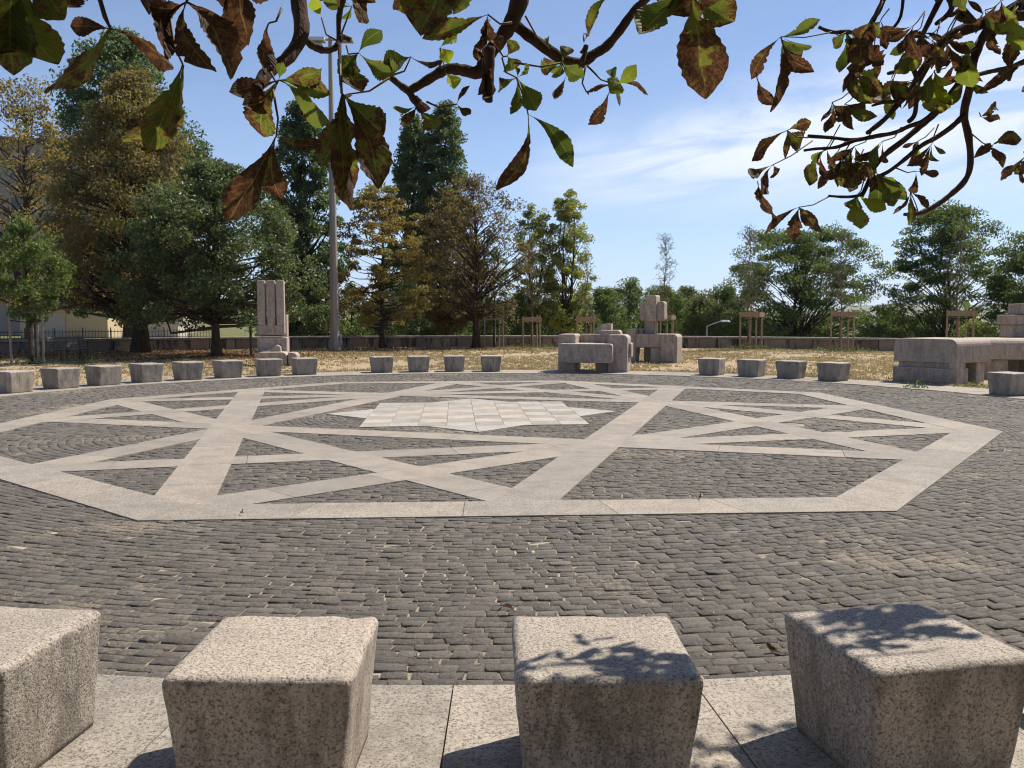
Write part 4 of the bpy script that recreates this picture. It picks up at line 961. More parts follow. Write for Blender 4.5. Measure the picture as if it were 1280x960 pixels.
# ------------------------------------------------------------------ the horse chestnut overhead
BRANCHES = [
([(-0.53,2.25,2.497),(-0.52,2.208,2.367),(-0.504,2.167,2.278),(-0.524,2.125,2.21),(-0.558,2.083,2.166),(-0.569,2.042,2.133),(-0.565,2.0,2.098)],0.0194,0.0118),
([(-0.508,2.2,2.274),(-0.485,2.208,2.257),(-0.461,2.217,2.25),(-0.437,2.225,2.258),(-0.427,2.233,2.276),(-0.42,2.242,2.29),(-0.402,2.25,2.285)],0.009,0.0061),
([(-0.43,2.25,2.281),(-0.402,2.11,2.188),(-0.373,1.97,2.087)],0.0051,0.0027),
([(-0.43,2.25,2.277),(-0.426,2.233,2.338),(-0.402,2.217,2.408),(-0.387,2.2,2.477)],0.0061,0.008),
([(0.044,2.5,2.618),(0.026,2.49,2.486),(0.0,2.48,2.406),(-0.033,2.47,2.352),(-0.061,2.46,2.315),(-0.091,2.45,2.261),(-0.13,2.44,2.263),(-0.172,2.43,2.264),(-0.202,2.42,2.247),(-0.24,2.41,2.221),(-0.275,2.4,2.198)],0.025,0.0109),
([(-0.275,2.4,2.198),(-0.299,2.4,2.214),(-0.326,2.4,2.235),(-0.345,2.4,2.235)],0.0098,0.0065),
([(-0.275,2.4,2.198),(-0.26,2.4,2.173),(-0.239,2.4,2.152)],0.0098,0.0076),
([(-0.075,2.35,2.259),(-0.066,2.335,2.194),(-0.07,2.32,2.158)],0.0107,0.0074),
([(-0.057,2.3,2.28),(-0.057,2.29,2.218),(-0.059,2.28,2.142)],0.0136,0.0093),
([(-0.004,2.5,2.413),(0.044,2.509,2.377),(0.107,2.518,2.336),(0.148,2.527,2.313),(0.196,2.536,2.309),(0.23,2.545,2.335),(0.267,2.555,2.36),(0.306,2.564,2.407),(0.336,2.573,2.45),(0.378,2.582,2.497),(0.415,2.591,2.535),(0.525,2.6,2.636)],0.0159,0.0106),
([(0.193,2.5,2.299),(0.202,2.5,2.327),(0.206,2.5,2.348)],0.0068,0.0057),
([(2.427,3.999,3.126),(2.235,3.958,2.958),(2.043,3.918,2.867),(1.873,3.877,2.794),(1.766,3.837,2.669),(1.687,3.796,2.552),(1.62,3.755,2.493),(1.539,3.715,2.409),(1.455,3.674,2.348)],0.0309,0.0083),
([(2.277,3.906,2.89),(2.114,3.891,2.878),(2.016,3.875,2.786),(1.972,3.86,2.675),(1.954,3.844,2.571),(1.927,3.829,2.46),(1.943,3.813,2.357),(1.946,3.797,2.244),(1.918,3.782,2.171),(1.845,3.767,2.105),(1.778,3.751,2.06),(1.705,3.736,2.028),(1.638,3.72,2.023)],0.0231,0.0068),
([(1.948,3.813,2.669),(1.875,3.796,2.565),(1.783,3.778,2.455),(1.71,3.761,2.392),(1.634,3.744,2.33),(1.558,3.726,2.274),(1.5,3.709,2.212),(1.475,3.691,2.157),(1.44,3.674,2.09)],0.0156,0.0083),
([(1.899,3.767,2.443),(1.84,3.752,2.39),(1.767,3.736,2.341),(1.701,3.72,2.306),(1.623,3.705,2.244),(1.552,3.689,2.193),(1.494,3.674,2.168)],0.0128,0.0067),
([(1.775,3.72,2.468),(1.701,3.713,2.405),(1.639,3.707,2.381),(1.578,3.7,2.354),(1.5,3.694,2.339),(1.409,3.687,2.322),(1.314,3.681,2.33),(1.213,3.674,2.335)],0.0101,0.0067),
([(1.495,3.674,2.335),(1.404,3.674,2.316),(1.329,3.674,2.29),(1.247,3.674,2.284),(1.198,3.674,2.277)],0.0083,0.005),
([(1.605,3.72,2.484),(1.533,3.697,2.476),(1.472,3.674,2.457)],0.0085,0.005),
([(1.859,3.906,2.99),(1.742,3.86,2.775),(1.696,3.813,2.695),(1.631,3.767,2.63),(1.552,3.72,2.598)],0.0124,0.0068),
([(1.579,3.813,2.99),(1.545,3.79,2.9),(1.504,3.767,2.831),(1.457,3.744,2.765),(1.382,3.72,2.765),(1.308,3.697,2.757),(1.247,3.674,2.769)],0.0121,0.0067),
([(1.756,3.767,2.675),(1.698,3.758,2.686),(1.662,3.748,2.644),(1.68,3.739,2.577),(1.674,3.729,2.444),(1.644,3.72,2.403)],0.0103,0.0085),
([(1.893,3.72,2.585),(1.981,3.751,2.612),(2.087,3.782,2.64),(2.197,3.813,2.688)],0.0085,0.0104),
([(1.462,3.674,2.142),(1.431,3.658,2.097),(1.366,3.643,2.085),(1.288,3.627,2.087)],0.0083,0.0049),
([(2.427,3.999,3.126),(2.487,3.899,2.754),(2.384,3.8,2.493)],0.0109,0.0052),
([(2.519,3.95,2.768),(2.636,3.9,2.551),(2.628,3.85,2.371)],0.0072,0.0044),
([(2.549,4.2,3.202),(2.887,4.475,3.421),(3.248,4.75,3.614)],0.0191,0.0086),
([(2.839,4.4,3.391),(3.002,4.575,3.655),(2.943,4.75,3.893)],0.016,0.0086),
([(1.646,3.813,2.99),(1.617,3.767,2.844),(1.553,3.72,2.765)],0.0087,0.0051),
([(1.797,3.813,2.99),(1.828,3.767,2.876),(1.743,3.72,2.797)],0.0139,0.0085),
([(-0.812,1.75,2.297),(-0.795,1.75,2.215),(-0.777,1.75,2.154)],0.0032,0.0024),
([(-0.607,1.75,2.268),(-0.628,1.75,2.205)],0.0032,0.0024),
]
LEAVES = [
((-0.865,1.6,2.217),(-0.819,1.61,2.269),[((-0.863,1.596,2.216),(-0.877,1.588,2.022),0.09,0.42,0.0),((-0.862,1.595,2.215),(-0.82,1.61,2.037),0.076,0.4,0.0),((-0.864,1.598,2.217),(-0.787,1.602,2.122),0.061,0.35,0.0),((-0.865,1.6,2.217),(-0.933,1.57,2.048),0.087,0.5,0.0),((-0.865,1.599,2.217),(-0.956,1.569,2.132),0.073,0.5,0.0)]),
((-0.812,1.65,2.251),(-0.771,1.66,2.304),[((-0.809,1.645,2.248),(-0.801,1.62,2.132),0.063,0.9,0.0),((-0.814,1.654,2.252),(-0.857,1.645,2.152),0.054,0.8,0.0),((-0.81,1.646,2.249),(-0.762,1.624,2.161),0.051,0.85,0.0)]),
((-0.777,1.75,2.154),(-0.804,1.76,2.223),[((-0.78,1.756,2.156),(-0.857,1.759,2.161),0.035,0.75,0.0),((-0.776,1.749,2.153),(-0.913,1.756,2.036),0.073,0.55,0.0),((-0.774,1.744,2.152),(-0.662,1.785,2.1),0.051,0.85,0.0)]),
((-0.639,1.75,2.087),(-0.665,1.76,2.181),[((-0.638,1.747,2.087),(-0.762,1.776,1.928),0.092,0.45,0.0),((-0.637,1.745,2.086),(-0.706,1.724,1.915),0.064,0.35,0.0),((-0.644,1.754,2.098),(-0.704,1.736,2.2),0.048,0.9,0)]),
((-0.628,1.75,2.205),(-0.61,1.76,2.271),[((-0.629,1.751,2.205),(-0.679,1.727,2.093),0.054,0.85,0.0),((-0.628,1.748,2.204),(-0.547,1.76,2.072),0.083,0.82,0.0),((-0.626,1.744,2.203),(-0.588,1.754,2.076),0.054,0.75,0.0),((-0.627,1.746,2.203),(-0.703,1.718,2.188),0.054,0.9,0.0)]),
((-0.551,1.8,2.29),(-0.508,1.81,2.337),[((-0.551,1.799,2.289),(-0.533,1.814,2.143),0.079,0.72,0.0),((-0.551,1.801,2.29),(-0.567,1.786,2.208),0.056,0.8,0.0),((-0.55,1.797,2.289),(-0.467,1.796,2.239),0.056,0.7,0.0)]),
((-0.524,1.95,2.229),(-0.498,1.96,2.264),[((-0.525,1.953,2.23),(-0.55,1.974,2.129),0.06,1.0,0.0)]),
((-0.517,2.0,2.122),(-0.539,2.01,2.142),[((-0.517,2.001,2.123),(-0.418,1.979,2.141),0.055,0.5,0.0),((-0.518,2.006,2.124),(-0.4,2.002,2.032),0.065,0.3,0.0),((-0.516,1.997,2.122),(-0.406,2.019,2.098),0.04,0.42,0.0),((-0.515,1.994,2.121),(-0.579,2.04,2.007),0.062,0.5,0.0),((-0.518,2.004,2.123),(-0.624,1.993,2.096),0.055,0.85,0.0),((-0.517,2.0,2.122),(-0.59,1.971,2.053),0.055,0.9,0.0),((-0.518,2.003,2.123),(-0.496,1.961,2.15),0.024,0.25,0.0)]),
((-0.513,1.95,1.989),(-0.521,1.96,2.092),[((-0.514,1.951,1.989),(-0.633,1.972,1.809),0.078,0.72,0.0),((-0.513,1.947,1.988),(-0.517,1.981,1.857),0.057,0.6,0.0),((-0.514,1.951,1.989),(-0.418,1.966,1.966),0.035,0.65,0.0)]),
((-0.368,1.95,2.081),(-0.374,1.96,2.146),[((-0.367,1.949,2.08),(-0.417,1.957,1.926),0.071,0.5,0.0),((-0.369,1.957,2.082),(-0.376,1.978,1.857),0.06,0.5,0.0),((-0.368,1.953,2.081),(-0.339,1.948,1.829),0.071,0.62,0.0),((-0.368,1.953,2.081),(-0.285,1.914,1.872),0.078,0.55,0.0),((-0.369,1.958,2.082),(-0.277,1.962,1.996),0.071,0.4,0.0),((-0.367,1.947,2.08),(-0.38,1.976,1.97),0.06,0.5,0.0)]),
((-0.391,2.3,2.268),(-0.423,2.31,2.289),[((-0.392,2.303,2.269),(-0.33,2.289,2.322),0.046,0.1,0.0),((-0.391,2.299,2.268),(-0.28,2.254,2.204),0.059,0.28,0.0),((-0.39,2.293,2.266),(-0.439,2.268,2.208),0.059,0.3,0.0),((-0.392,2.305,2.27),(-0.385,2.257,2.152),0.063,0.5,0.0)]),
((-0.257,2.3,2.259),(-0.314,2.31,2.213),[((-0.256,2.295,2.257),(-0.323,2.264,2.233),0.05,0.3,0.0),((-0.258,2.307,2.26),(-0.171,2.289,2.23),0.029,0.8,0.0)]),
((-0.405,2.2,2.14),(-0.3,2.21,2.183),[((-0.405,2.199,2.14),(-0.39,2.161,2.127),0.008,0.5,0.0)]),
((-0.056,2.1,2.297),(0.0,2.11,2.282),[((-0.056,2.106,2.299),(-0.21,2.104,2.248),0.053,0.45,0.0),((-0.056,2.106,2.299),(-0.053,2.128,2.244),0.042,0.85,0.0),((-0.056,2.099,2.297),(-0.074,2.08,2.197),0.023,0.9,0.0)]),
((-0.137,2.1,2.39),(-0.074,2.11,2.441),[((-0.137,2.106,2.393),(-0.21,2.088,2.254),0.137,0.45,0.0),((-0.136,2.094,2.388),(-0.28,2.14,2.325),0.099,0.5,0.0),((-0.136,2.095,2.389),(-0.128,2.071,2.295),0.073,0.35,0.0)]),
((-0.338,2.0,2.346),(-0.371,2.01,2.401),[((-0.338,2.0,2.346),(-0.337,1.978,2.238),0.073,0.6,0.0),((-0.337,1.996,2.345),(-0.39,2.007,2.287),0.036,0.9,0.0),((-0.338,1.999,2.346),(-0.294,1.958,2.27),0.047,0.7,0.0)]),
((-0.191,2.4,2.31),(-0.197,2.41,2.259),[((-0.191,2.401,2.31),(-0.167,2.387,2.271),0.037,0.0,1.0),((-0.192,2.404,2.311),(-0.149,2.446,2.357),0.031,0.1,0.8),((-0.177,2.402,2.246),(-0.152,2.402,2.206),0.044,0.05,0.9)]),
((-0.075,2.35,2.328),(-0.058,2.36,2.371),[((-0.075,2.342,2.325),(-0.084,2.367,2.255),0.03,0.9,0.0),((-0.075,2.355,2.329),(-0.07,2.389,2.199),0.051,0.95,0.0),((-0.075,2.356,2.329),(-0.095,2.387,2.294),0.026,0.9,0.0),((-0.075,2.348,2.327),(-0.029,2.339,2.288),0.043,0.6,0.0)]),
((-0.073,2.3,2.237),None,[((-0.074,2.302,2.237),(-0.084,2.262,2.155),0.038,0.95,0.0),((-0.073,2.292,2.234),(-0.056,2.258,2.133),0.027,1.0,0.0),((-0.073,2.294,2.235),(-0.048,2.272,2.193),0.029,0.9,0.0)]),
((-0.256,2.4,2.16),(-0.27,2.41,2.188),[((-0.255,2.391,2.158),(-0.293,2.384,2.106),0.026,0.9,0.0),((-0.256,2.393,2.159),(-0.193,2.35,2.079),0.057,0.45,0.0),((-0.256,2.397,2.16),(-0.315,2.36,2.138),0.02,0.2,0.0),((-0.257,2.407,2.162),(-0.22,2.352,2.145),0.031,0.8,0.0),((-0.256,2.393,2.159),(-0.253,2.411,2.188),0.02,0.8,0.0)]),
((-0.147,2.4,2.164),(-0.229,2.41,2.173),[((-0.147,2.397,2.164),(-0.114,2.375,2.206),0.02,0.9,0.0),((-0.147,2.393,2.163),(-0.108,2.386,2.132),0.031,0.9,0.0)]),
((-0.013,2.4,2.289),(-0.038,2.41,2.313),[((-0.013,2.409,2.292),(0.0,2.435,2.261),0.048,0.3,0.0),((-0.013,2.4,2.289),(0.013,2.397,2.325),0.039,0.4,0.0)]),
((0.013,2.4,2.233),(-0.026,2.41,2.288),[((0.013,2.392,2.231),(0.065,2.358,2.132),0.057,0.25,0.0),((0.013,2.395,2.232),(-0.004,2.384,2.131),0.031,0.3,0.0),((0.013,2.393,2.231),(-0.041,2.433,2.208),0.044,0.6,0.0),((0.013,2.409,2.235),(0.052,2.352,2.251),0.024,0.3,0.0),((0.013,2.393,2.231),(0.011,2.403,2.263),0.013,0.3,0.0)]),
((0.043,2.4,2.137),(0.013,2.41,2.234),[((0.043,2.391,2.135),(-0.03,2.404,1.931),0.052,0.65,0.0),((0.043,2.409,2.139),(0.168,2.403,2.005),0.048,0.15,0.0)]),
((0.134,2.4,2.273),(0.004,2.41,2.275),[((0.134,2.404,2.274),(0.076,2.437,2.266),0.044,0.4,0.0),((0.134,2.397,2.272),(0.122,2.376,2.221),0.035,0.3,0.0),((0.134,2.405,2.274),(0.187,2.366,2.226),0.044,0.3,0.0),((0.134,2.405,2.274),(0.157,2.403,2.315),0.039,0.4,0.0),((0.145,2.395,2.238),(0.11,2.383,2.169),0.033,0.9,0),((0.135,2.409,2.275),(0.104,2.431,2.252),0.035,0.35,0.0)]),
((0.1,2.4,2.308),(0.036,2.41,2.396),[((0.1,2.406,2.31),(0.095,2.436,2.352),0.015,0.4,0.0)]),
((0.289,2.5,2.24),(0.209,2.51,2.295),[((0.272,2.505,2.224),(0.215,2.533,2.138),0.041,0.8,0),((0.289,2.5,2.24),(0.38,2.471,2.218),0.023,0.8,0.0),((0.288,2.491,2.238),(0.205,2.485,2.215),0.02,0.8,0.0),((0.288,2.496,2.239),(0.337,2.45,2.278),0.041,0.15,0.2),((0.293,2.504,2.263),(0.273,2.475,2.212),0.055,0.1,0.2),((0.289,2.499,2.24),(0.304,2.548,2.199),0.011,0.5,0.0),((0.29,2.51,2.243),(0.278,2.546,2.3),0.032,0.2,0.0)]),
((0.207,2.5,2.22),(0.205,2.51,2.295),[((0.206,2.497,2.22),(0.215,2.548,2.226),0.007,0.8,0.0)]),
((0.267,2.4,2.446),(0.293,2.41,2.478),[((0.266,2.395,2.444),(0.201,2.372,2.34),0.033,0.5,0.0)]),
((0.454,2.3,2.438),(0.487,2.31,2.521),[((0.453,2.295,2.436),(0.32,2.271,2.293),0.079,0.3,0.0),((0.455,2.307,2.441),(0.512,2.312,2.164),0.121,0.6,0.0),((0.454,2.3,2.438),(0.416,2.333,2.37),0.071,0.7,0.0),((0.455,2.306,2.44),(0.563,2.315,2.345),0.075,0.4,0.0),((0.454,2.303,2.439),(0.528,2.26,2.395),0.071,0.5,0.0)]),
((0.406,2.4,2.458),(0.365,2.41,2.45),[((0.407,2.405,2.46),(0.392,2.441,2.438),0.035,0.8,0.0),((0.406,2.4,2.458),(0.441,2.425,2.43),0.031,0.8,0.0)]),
((0.199,2.5,2.357),None,[((0.2,2.506,2.359),(0.203,2.466,2.372),0.016,0.8,0.0),((0.2,2.506,2.359),(0.189,2.482,2.313),0.018,0.8,0.0)]),
((-0.406,2.3,2.383),(-0.44,2.31,2.307),[((-0.406,2.298,2.383),(-0.507,2.346,2.423),0.029,0.1,0.0),((-0.407,2.308,2.386),(-0.477,2.29,2.388),0.025,0.3,0.0),((-0.405,2.294,2.381),(-0.435,2.322,2.359),0.019,0.2,0.0)]),
((-0.484,2.3,2.356),(-0.442,2.31,2.299),[((-0.482,2.294,2.353),(-0.495,2.264,2.39),0.033,0.1,0.6)]),
((1.076,3.62,2.715),(1.284,3.63,2.736),[((1.079,3.629,2.717),(0.974,3.682,2.568),0.059,0.7,0.0),((1.079,3.629,2.717),(1.038,3.566,2.426),0.066,0.8,0.0),((1.078,3.625,2.716),(1.166,3.693,2.622),0.092,0.4,0.0),((1.077,3.621,2.715),(1.221,3.597,2.769),0.056,0.3,0.0),((1.072,3.606,2.71),(1.183,3.564,2.556),0.059,0.8,0.0),((1.078,3.624,2.716),(1.23,3.692,2.679),0.023,0.3,0.0)]),
((0.983,3.62,2.558),None,[((0.987,3.633,2.561),(1.052,3.624,2.443),0.053,0.8,0.0)]),
((1.111,3.62,2.347),(1.199,3.63,2.32),[((1.114,3.631,2.349),(0.959,3.61,2.224),0.072,0.9,0.0),((1.108,3.612,2.345),(1.17,3.67,2.283),0.086,0.5,0.0),((1.109,3.614,2.346),(1.191,3.582,2.38),0.053,0.7,0.0),((1.111,3.623,2.347),(1.098,3.581,2.235),0.026,0.6,0.0)]),
((1.056,3.62,2.21),(1.218,3.63,2.308),[((1.055,3.618,2.21),(0.95,3.583,2.141),0.066,0.9,0.0),((1.059,3.632,2.212),(0.991,3.564,2.078),0.066,0.95,0.0),((1.055,3.619,2.21),(1.063,3.598,2.156),0.046,0.8,0.0)]),
((0.999,3.62,2.127),None,[((1.002,3.632,2.129),(1.051,3.633,2.007),0.039,0.95,0.0),((1.003,3.632,2.129),(0.991,3.608,2.068),0.039,0.9,0.0)]),
((1.047,3.62,2.031),None,[((1.047,3.621,2.031),(1.075,3.62,1.96),0.033,0.95,0.0)]),
((1.167,3.62,2.041),(1.289,3.63,2.084),[((1.162,3.606,2.039),(1.027,3.624,1.948),0.039,0.9,0.0),((1.164,3.611,2.04),(1.138,3.611,1.908),0.066,0.8,0.0),((1.17,3.629,2.042),(1.221,3.545,1.943),0.056,0.7,0.0)]),
((1.403,3.62,2.092),(1.431,3.63,2.151),[((1.402,3.619,2.092),(1.4,3.57,1.943),0.086,0.25,0.15),((1.403,3.622,2.092),(1.391,3.654,2.035),0.066,0.3,0.0),((1.403,3.621,2.092),(1.51,3.594,2.028),0.059,0.25,0.4)]),
((1.333,3.62,2.242),(1.368,3.63,2.295),[((1.336,3.628,2.244),(1.392,3.628,2.119),0.079,0.4,0.0),((1.334,3.622,2.242),(1.301,3.56,2.144),0.053,0.6,0.0),((1.331,3.614,2.241),(1.252,3.582,2.134),0.046,0.85,0.0)]),
((1.465,3.62,2.182),(1.477,3.63,2.215),[((1.465,3.62,2.182),(1.512,3.661,2.043),0.079,0.25,0.0),((1.468,3.628,2.183),(1.57,3.629,2.052),0.066,0.3,0.0),((1.464,3.618,2.181),(1.626,3.683,2.084),0.053,0.3,0.0),((1.465,3.62,2.182),(1.552,3.637,2.117),0.059,0.3,0.5),((1.467,3.626,2.182),(1.455,3.622,2.102),0.046,0.8,0.0)]),
((1.617,3.62,2.102),(1.656,3.63,2.019),[((1.617,3.621,2.102),(1.611,3.613,1.969),0.049,0.4,0.2),((1.622,3.633,2.103),(1.689,3.617,2.031),0.046,0.8,0.0),((1.621,3.631,2.103),(1.574,3.65,2.009),0.03,0.8,0.0)]),
((1.636,3.62,2.185),(1.559,3.63,2.199),[((1.633,3.613,2.184),(1.657,3.687,2.101),0.039,0.85,0.0),((1.642,3.633,2.187),(1.735,3.629,2.17),0.03,0.7,0.5),((1.632,3.609,2.183),(1.736,3.672,2.167),0.023,0.1,1.0)]),
((1.933,3.62,2.283),(1.856,3.63,2.339),[((1.933,3.618,2.283),(2.025,3.562,2.304),0.059,0.6,0.0),((1.929,3.612,2.282),(1.953,3.555,2.196),0.046,0.7,0.0),((1.936,3.625,2.284),(1.856,3.555,2.237),0.039,0.6,0.0)]),
((2.077,3.62,2.245),None,[((2.084,3.631,2.247),(2.005,3.663,2.153),0.046,0.8,0.0),((2.081,3.626,2.246),(2.034,3.567,2.113),0.03,0.9,0.0),((2.072,3.61,2.243),(2.154,3.644,2.169),0.053,0.7,0.0)]),
((1.89,3.62,2.401),None,[((1.897,3.634,2.404),(1.994,3.678,2.458),0.039,0.6,0.0),((1.897,3.633,2.404),(1.945,3.577,2.382),0.036,0.6,0.0),((1.89,3.62,2.401),(1.932,3.605,2.419),0.026,0.6,0.0)]),
((1.696,3.62,2.583),(1.77,3.63,2.627),[((1.701,3.63,2.586),(1.764,3.694,2.43),0.105,0.35,0.25),((1.695,3.618,2.583),(1.651,3.569,2.445),0.059,0.3,0.0),((1.694,3.615,2.582),(1.767,3.622,2.445),0.046,0.4,0.6),((1.694,3.615,2.582),(1.728,3.574,2.509),0.033,0.1,0.7)]),
((1.837,3.62,2.671),(1.87,3.63,2.711),[((1.83,3.606,2.667),(1.864,3.654,2.523),0.086,0.25,0.15),((1.836,3.618,2.67),(1.803,3.628,2.573),0.053,0.4,0.0),((1.835,3.615,2.669),(1.759,3.547,2.655),0.053,0.4,0.0)]),
((2.008,3.62,2.795),(2.049,3.63,2.855),[((2.008,3.62,2.796),(1.995,3.639,2.595),0.059,0.7,0.0),((2.016,3.634,2.8),(2.03,3.554,2.651),0.079,0.3,0.3),((2.016,3.634,2.8),(1.964,3.664,2.734),0.066,0.3,0.4)]),
((2.042,3.62,2.602),(2.091,3.63,2.642),[((2.038,3.613,2.6),(1.867,3.56,2.493),0.049,0.7,0.0),((2.047,3.628,2.604),(1.943,3.55,2.515),0.03,0.6,0.0)]),
((1.338,3.62,2.733),(1.3,3.63,2.73),[((1.334,3.609,2.73),(1.469,3.585,2.586),0.112,0.85,0.0),((1.343,3.632,2.737),(1.343,3.608,2.636),0.072,0.6,0.0),((1.336,3.613,2.731),(1.306,3.668,2.685),0.053,0.4,0.0),((1.343,3.632,2.737),(1.377,3.567,2.556),0.086,0.6,0.0),((1.34,3.626,2.735),(1.328,3.631,2.574),0.053,0.3,0.0)]),
((1.368,3.62,2.583),(1.384,3.63,2.611),[((1.364,3.607,2.58),(1.315,3.558,2.498),0.039,0.8,0.0),((1.368,3.618,2.583),(1.461,3.649,2.458),0.072,0.4,0.2),((1.373,3.633,2.587),(1.473,3.555,2.473),0.072,0.5,0.0),((1.372,3.629,2.586),(1.481,3.64,2.551),0.053,0.3,0.4),((1.372,3.63,2.586),(1.36,3.557,2.461),0.046,0.6,0.0)]),
((1.288,3.62,2.457),(1.381,3.63,2.517),[((1.292,3.631,2.46),(1.223,3.554,2.367),0.039,0.9,0.0),((1.287,3.615,2.456),(1.352,3.613,2.386),0.072,0.85,0.0),((1.293,3.632,2.46),(1.275,3.628,2.333),0.049,0.9,0.0)]),
((1.34,3.62,2.451),(1.403,3.63,2.51),[((1.336,3.609,2.449),(1.362,3.585,2.349),0.053,0.85,0.0),((1.337,3.612,2.449),(1.426,3.624,2.421),0.049,0.85,0.0),((1.337,3.61,2.449),(1.44,3.561,2.381),0.046,0.4,0.0)]),
((1.429,3.598,2.774),(1.475,3.608,2.849),[((1.431,3.603,2.776),(1.474,3.621,2.705),0.03,0.45,0),((1.433,3.609,2.778),(1.402,3.605,2.653),0.059,0.95,0),((1.427,3.593,2.773),(1.387,3.669,2.716),0.049,0.6,0.15)]),
((1.534,3.768,2.825),(1.572,3.778,2.877),[((1.533,3.767,2.825),(1.553,3.735,2.698),0.042,0.8,0),((1.533,3.767,2.825),(1.479,3.714,2.745),0.029,0.8,0.15),((1.539,3.782,2.83),(1.453,3.731,2.772),0.034,0.3,0.5)]),
((1.692,3.735,2.761),(1.737,3.745,2.816),[((1.686,3.722,2.757),(1.788,3.755,2.741),0.027,0.8,0.15),((1.697,3.745,2.765),(1.77,3.807,2.699),0.037,0.9,0.5),((1.697,3.746,2.765),(1.647,3.681,2.671),0.033,0.9,0.15)]),
((1.692,3.831,2.783),(1.75,3.841,2.878),[((1.695,3.836,2.784),(1.736,3.86,2.7),0.037,0.9,0),((1.686,3.816,2.778),(1.63,3.787,2.65),0.048,0.8,0.5),((1.69,3.826,2.781),(1.58,3.772,2.692),0.042,0.3,0)]),
((1.51,3.764,2.722),(1.533,3.774,2.805),[((1.505,3.751,2.718),(1.511,3.725,2.587),0.046,0.95,0.15),((1.513,3.771,2.724),(1.42,3.727,2.607),0.048,0.6,0)]),
((1.726,3.777,2.752),(1.791,3.787,2.806),[((1.726,3.776,2.751),(1.812,3.779,2.677),0.044,0.3,0),((1.721,3.765,2.748),(1.76,3.772,2.632),0.035,0.9,0),((1.722,3.768,2.749),(1.71,3.839,2.648),0.043,0.6,0),((1.732,3.79,2.756),(1.707,3.853,2.719),0.025,0.45,0)]),
((1.552,3.501,2.719),(1.6,3.511,2.779),[((1.548,3.491,2.715),(1.572,3.472,2.581),0.06,0.95,0.5),((1.55,3.496,2.717),(1.492,3.478,2.603),0.039,0.8,0),((1.546,3.487,2.714),(1.476,3.551,2.677),0.037,0.95,0),((1.556,3.511,2.722),(1.433,3.538,2.722),0.048,0.95,0)]),
((1.63,3.612,2.667),(1.652,3.622,2.742),[((1.626,3.602,2.664),(1.614,3.633,2.58),0.034,0.3,0.5),((1.63,3.61,2.666),(1.56,3.684,2.592),0.057,0.3,0)]),
((1.68,3.613,2.696),(1.714,3.623,2.776),[((1.678,3.61,2.695),(1.762,3.636,2.606),0.052,0.6,0.5),((1.679,3.612,2.695),(1.642,3.573,2.613),0.034,0.8,0.15),((1.675,3.602,2.692),(1.629,3.638,2.654),0.035,0.8,0),((1.674,3.6,2.692),(1.578,3.634,2.725),0.034,0.8,0)]),
((1.747,3.653,2.7),(1.814,3.663,2.748),[((1.75,3.661,2.703),(1.8,3.618,2.582),0.045,0.6,0),((1.748,3.655,2.701),(1.746,3.653,2.618),0.031,0.8,0),((1.749,3.659,2.702),(1.66,3.632,2.59),0.041,0.95,0.15)]),
((1.68,3.5,2.658),(1.722,3.51,2.747),[((1.685,3.51,2.661),(1.796,3.548,2.638),0.037,0.8,0),((1.677,3.493,2.656),(1.77,3.569,2.557),0.036,0.95,0.15),((1.676,3.49,2.655),(1.612,3.443,2.519),0.048,0.6,0.15)]),
((1.678,3.5,2.678),(1.728,3.51,2.771),[((1.676,3.495,2.676),(1.73,3.468,2.666),0.02,0.6,0),((1.675,3.493,2.676),(1.767,3.55,2.628),0.026,0.8,0.5),((1.679,3.502,2.678),(1.69,3.504,2.562),0.035,0.95,0),((1.677,3.498,2.677),(1.587,3.431,2.568),0.038,0.9,0.5)]),
((1.9,3.527,2.824),(1.95,3.537,2.87),[((1.896,3.518,2.821),(1.984,3.566,2.758),0.032,0.45,0.15),((1.897,3.52,2.822),(1.893,3.522,2.74),0.023,0.8,0.15),((1.894,3.516,2.82),(1.871,3.585,2.769),0.026,0.8,0.5)]),
((2.098,3.899,2.871),(2.182,3.909,2.93),[((2.105,3.913,2.876),(2.126,3.848,2.797),0.03,0.8,0),((2.09,3.884,2.867),(2.113,3.939,2.731),0.046,0.95,0),((2.096,3.895,2.87),(2.051,3.926,2.789),0.045,0.8,0)]),
((1.904,3.649,2.828),(1.983,3.659,2.875),[((1.91,3.661,2.832),(1.953,3.628,2.772),0.027,0.95,0.5),((1.902,3.646,2.827),(1.9,3.577,2.727),0.029,0.3,0),((1.908,3.657,2.831),(1.89,3.697,2.75),0.029,0.8,0)]),
((1.899,3.799,2.921),(1.964,3.809,3.017),[((1.903,3.805,2.923),(1.867,3.766,2.826),0.025,0.6,0),((1.904,3.808,2.924),(1.84,3.814,2.855),0.045,0.95,0)]),
((2.087,3.743,2.897),(2.129,3.753,2.953),[((2.092,3.751,2.9),(2.175,3.721,2.843),0.045,0.3,0),((2.082,3.734,2.894),(2.105,3.677,2.752),0.04,0.8,0),((2.083,3.735,2.895),(2.103,3.783,2.768),0.047,0.45,0)]),
((1.906,3.799,2.921),(1.981,3.809,3.001),[((1.911,3.81,2.925),(1.942,3.739,2.853),0.023,0.6,0),((1.907,3.801,2.922),(1.925,3.766,2.811),0.049,0.8,0),((1.909,3.806,2.924),(1.874,3.779,2.814),0.041,0.45,0)]),
((1.897,3.836,2.699),(1.98,3.846,2.737),[((1.891,3.825,2.695),(1.989,3.803,2.587),0.045,0.95,0.15),((1.904,3.851,2.703),(1.896,3.786,2.595),0.035,0.45,0),((1.904,3.849,2.702),(1.835,3.85,2.568),0.044,0.8,0)]),
